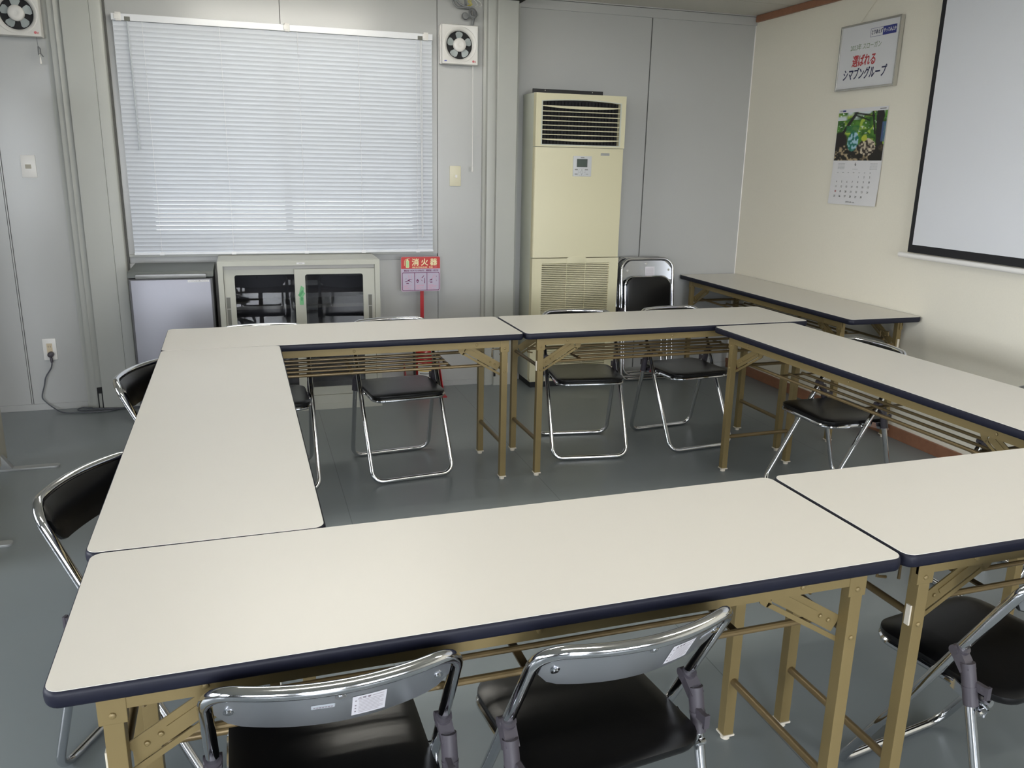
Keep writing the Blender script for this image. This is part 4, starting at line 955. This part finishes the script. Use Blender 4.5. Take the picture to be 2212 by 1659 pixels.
at = nt.nodes.new('ShaderNodeAttribute'); at.attribute_name = 'print'; nt.links.new(at.outputs['Color'], nt.nodes['Principled BSDF'].inputs['Base Color']); nt.nodes['Principled BSDF'].inputs['Roughness'].default_value = .45
MATS['calendar_photo'] = mp
me = bpy.data.meshes.new('photo_print'); me.from_pydata(v, [], f); me.materials.append(mp)
ca_ = me.color_attributes.new('print', 'FLOAT_COLOR', 'CORNER')
flat = []
for c in cols: flat += [*c, 1]*4
ca_.data.foreach_set('color', flat); me.update()
po = bpy.data.objects.new('photo_print', me); COL.objects.link(po); po.parent = sheet
m = MB(); lift = lambda z: -.0032 - .010*max(0, ((zt_-z)/(zt_-zb_)-.55)/.45)**2
def cx(s_, size, mn, u, z, **k): text_mb(m, s_, size, mn, face_X(lift(z)-.0002, -u, z), thick=.0001, **k)
cx('6', .026, 'dark_print', -.005, 1.459); m.box(-.0036, -.0033, -.017, .027, 1.431, 1.4325, 'print_pale')
m.box(-.0035, -.0031, ch-.062, ch-.036, 1.7505, 1.759, 'print_blue'); m.box(-.0035, -.0031, ch-.034-.0, ch-.012, 1.7505, 1.759, 'print_pale'); m.box(-.0035, -.0031, -ch+.014, -ch+.062, 1.753, 1.757, 'dark_print')
for u0 in (-.150, .118):
    for r in range(5):
        for c in range(7): zz = 1.463-r*.0075; m.box(-.0042, -.0031, -(u0+c*.0085)-.002, -(u0+c*.0085)+.002, zz-.0014, zz+.0014, 'print_pale')
for c, d_ in enumerate(('SUN', 'MON', 'TUE', 'WED', 'THU', 'FRI', 'SAT')): cx(d_, .006, 'print_grey', -.148+.0455*c, 1.412)
day = 1
for r in range(5):
    for c in range(7):
        if r == 0 and c < 4 or day > 30: continue
        cx(str(day), .0155, 'print_red' if day == 18 else 'print_grey', -.148+.0455*c, 1.388-.0275*r, bold=.0002); day += 1
cx('\u30b7\u30de\u30d6\u30f3\u30b3\u30fc\u30dd\u30ec\u30fc\u30b7\u30e7\u30f3', .010, 'dark_print', -.005, 1.247, width=.075, bold=.0003)
m.build('lettering', None, sheet, smooth=False)
sn = thing('projection_screen', 'pull down projection screen with black border on the cream wall', 'screen', (XR-.06, 0, 0))
ys = 3.517; ye = 1.35
cloth = MB().box(-.0012, .0, ye, ys, 1.019, 2.33).build('black_border', 'screen_black', sn, smooth=False)
MB().box(-.0024, -.0012, ye+.030, ys-.0285, 1.059, 2.32).build('white_cloth', 'screen_white', cloth, smooth=False)
m = MB(); m.tube([(-.001, ye-.05, 1.002), (-.001, ys+.052, 1.002)], .0135, 14); m.build('weight_bar', 'white_plastic', sn)
m = MB(); m.box(-.045, .056, ye-.06, ys+.06, 2.32, 2.395); m.build('casing', 'white_plastic', sn, bevel=.01)

# ---------------------------------------------------------------- partition at the left edge
pa = thing('partition_panel', 'beige partition panel on flat steel feet at the left edge', 'partition', (-1.17, 0, 0))
MB().box(-.018, .018, 3.02, 4.215, .03, 1.75).build('panel', 'partition_beige', pa, smooth=False, bevel=.003)
for y in (4.125, 3.265):
    m = MB(); v = rrect(-.25, .255, y-.0225, y+.0225, .022, 5); m.prism(v, 0, .010, 'XY'); m.prism([(-.06, .010), (.06, .010), (.019, .075), (-.019, .075)], y-.016, y+.016, 'XZ'); m.build('foot', 'partition_steel', pa, bevel=.001)
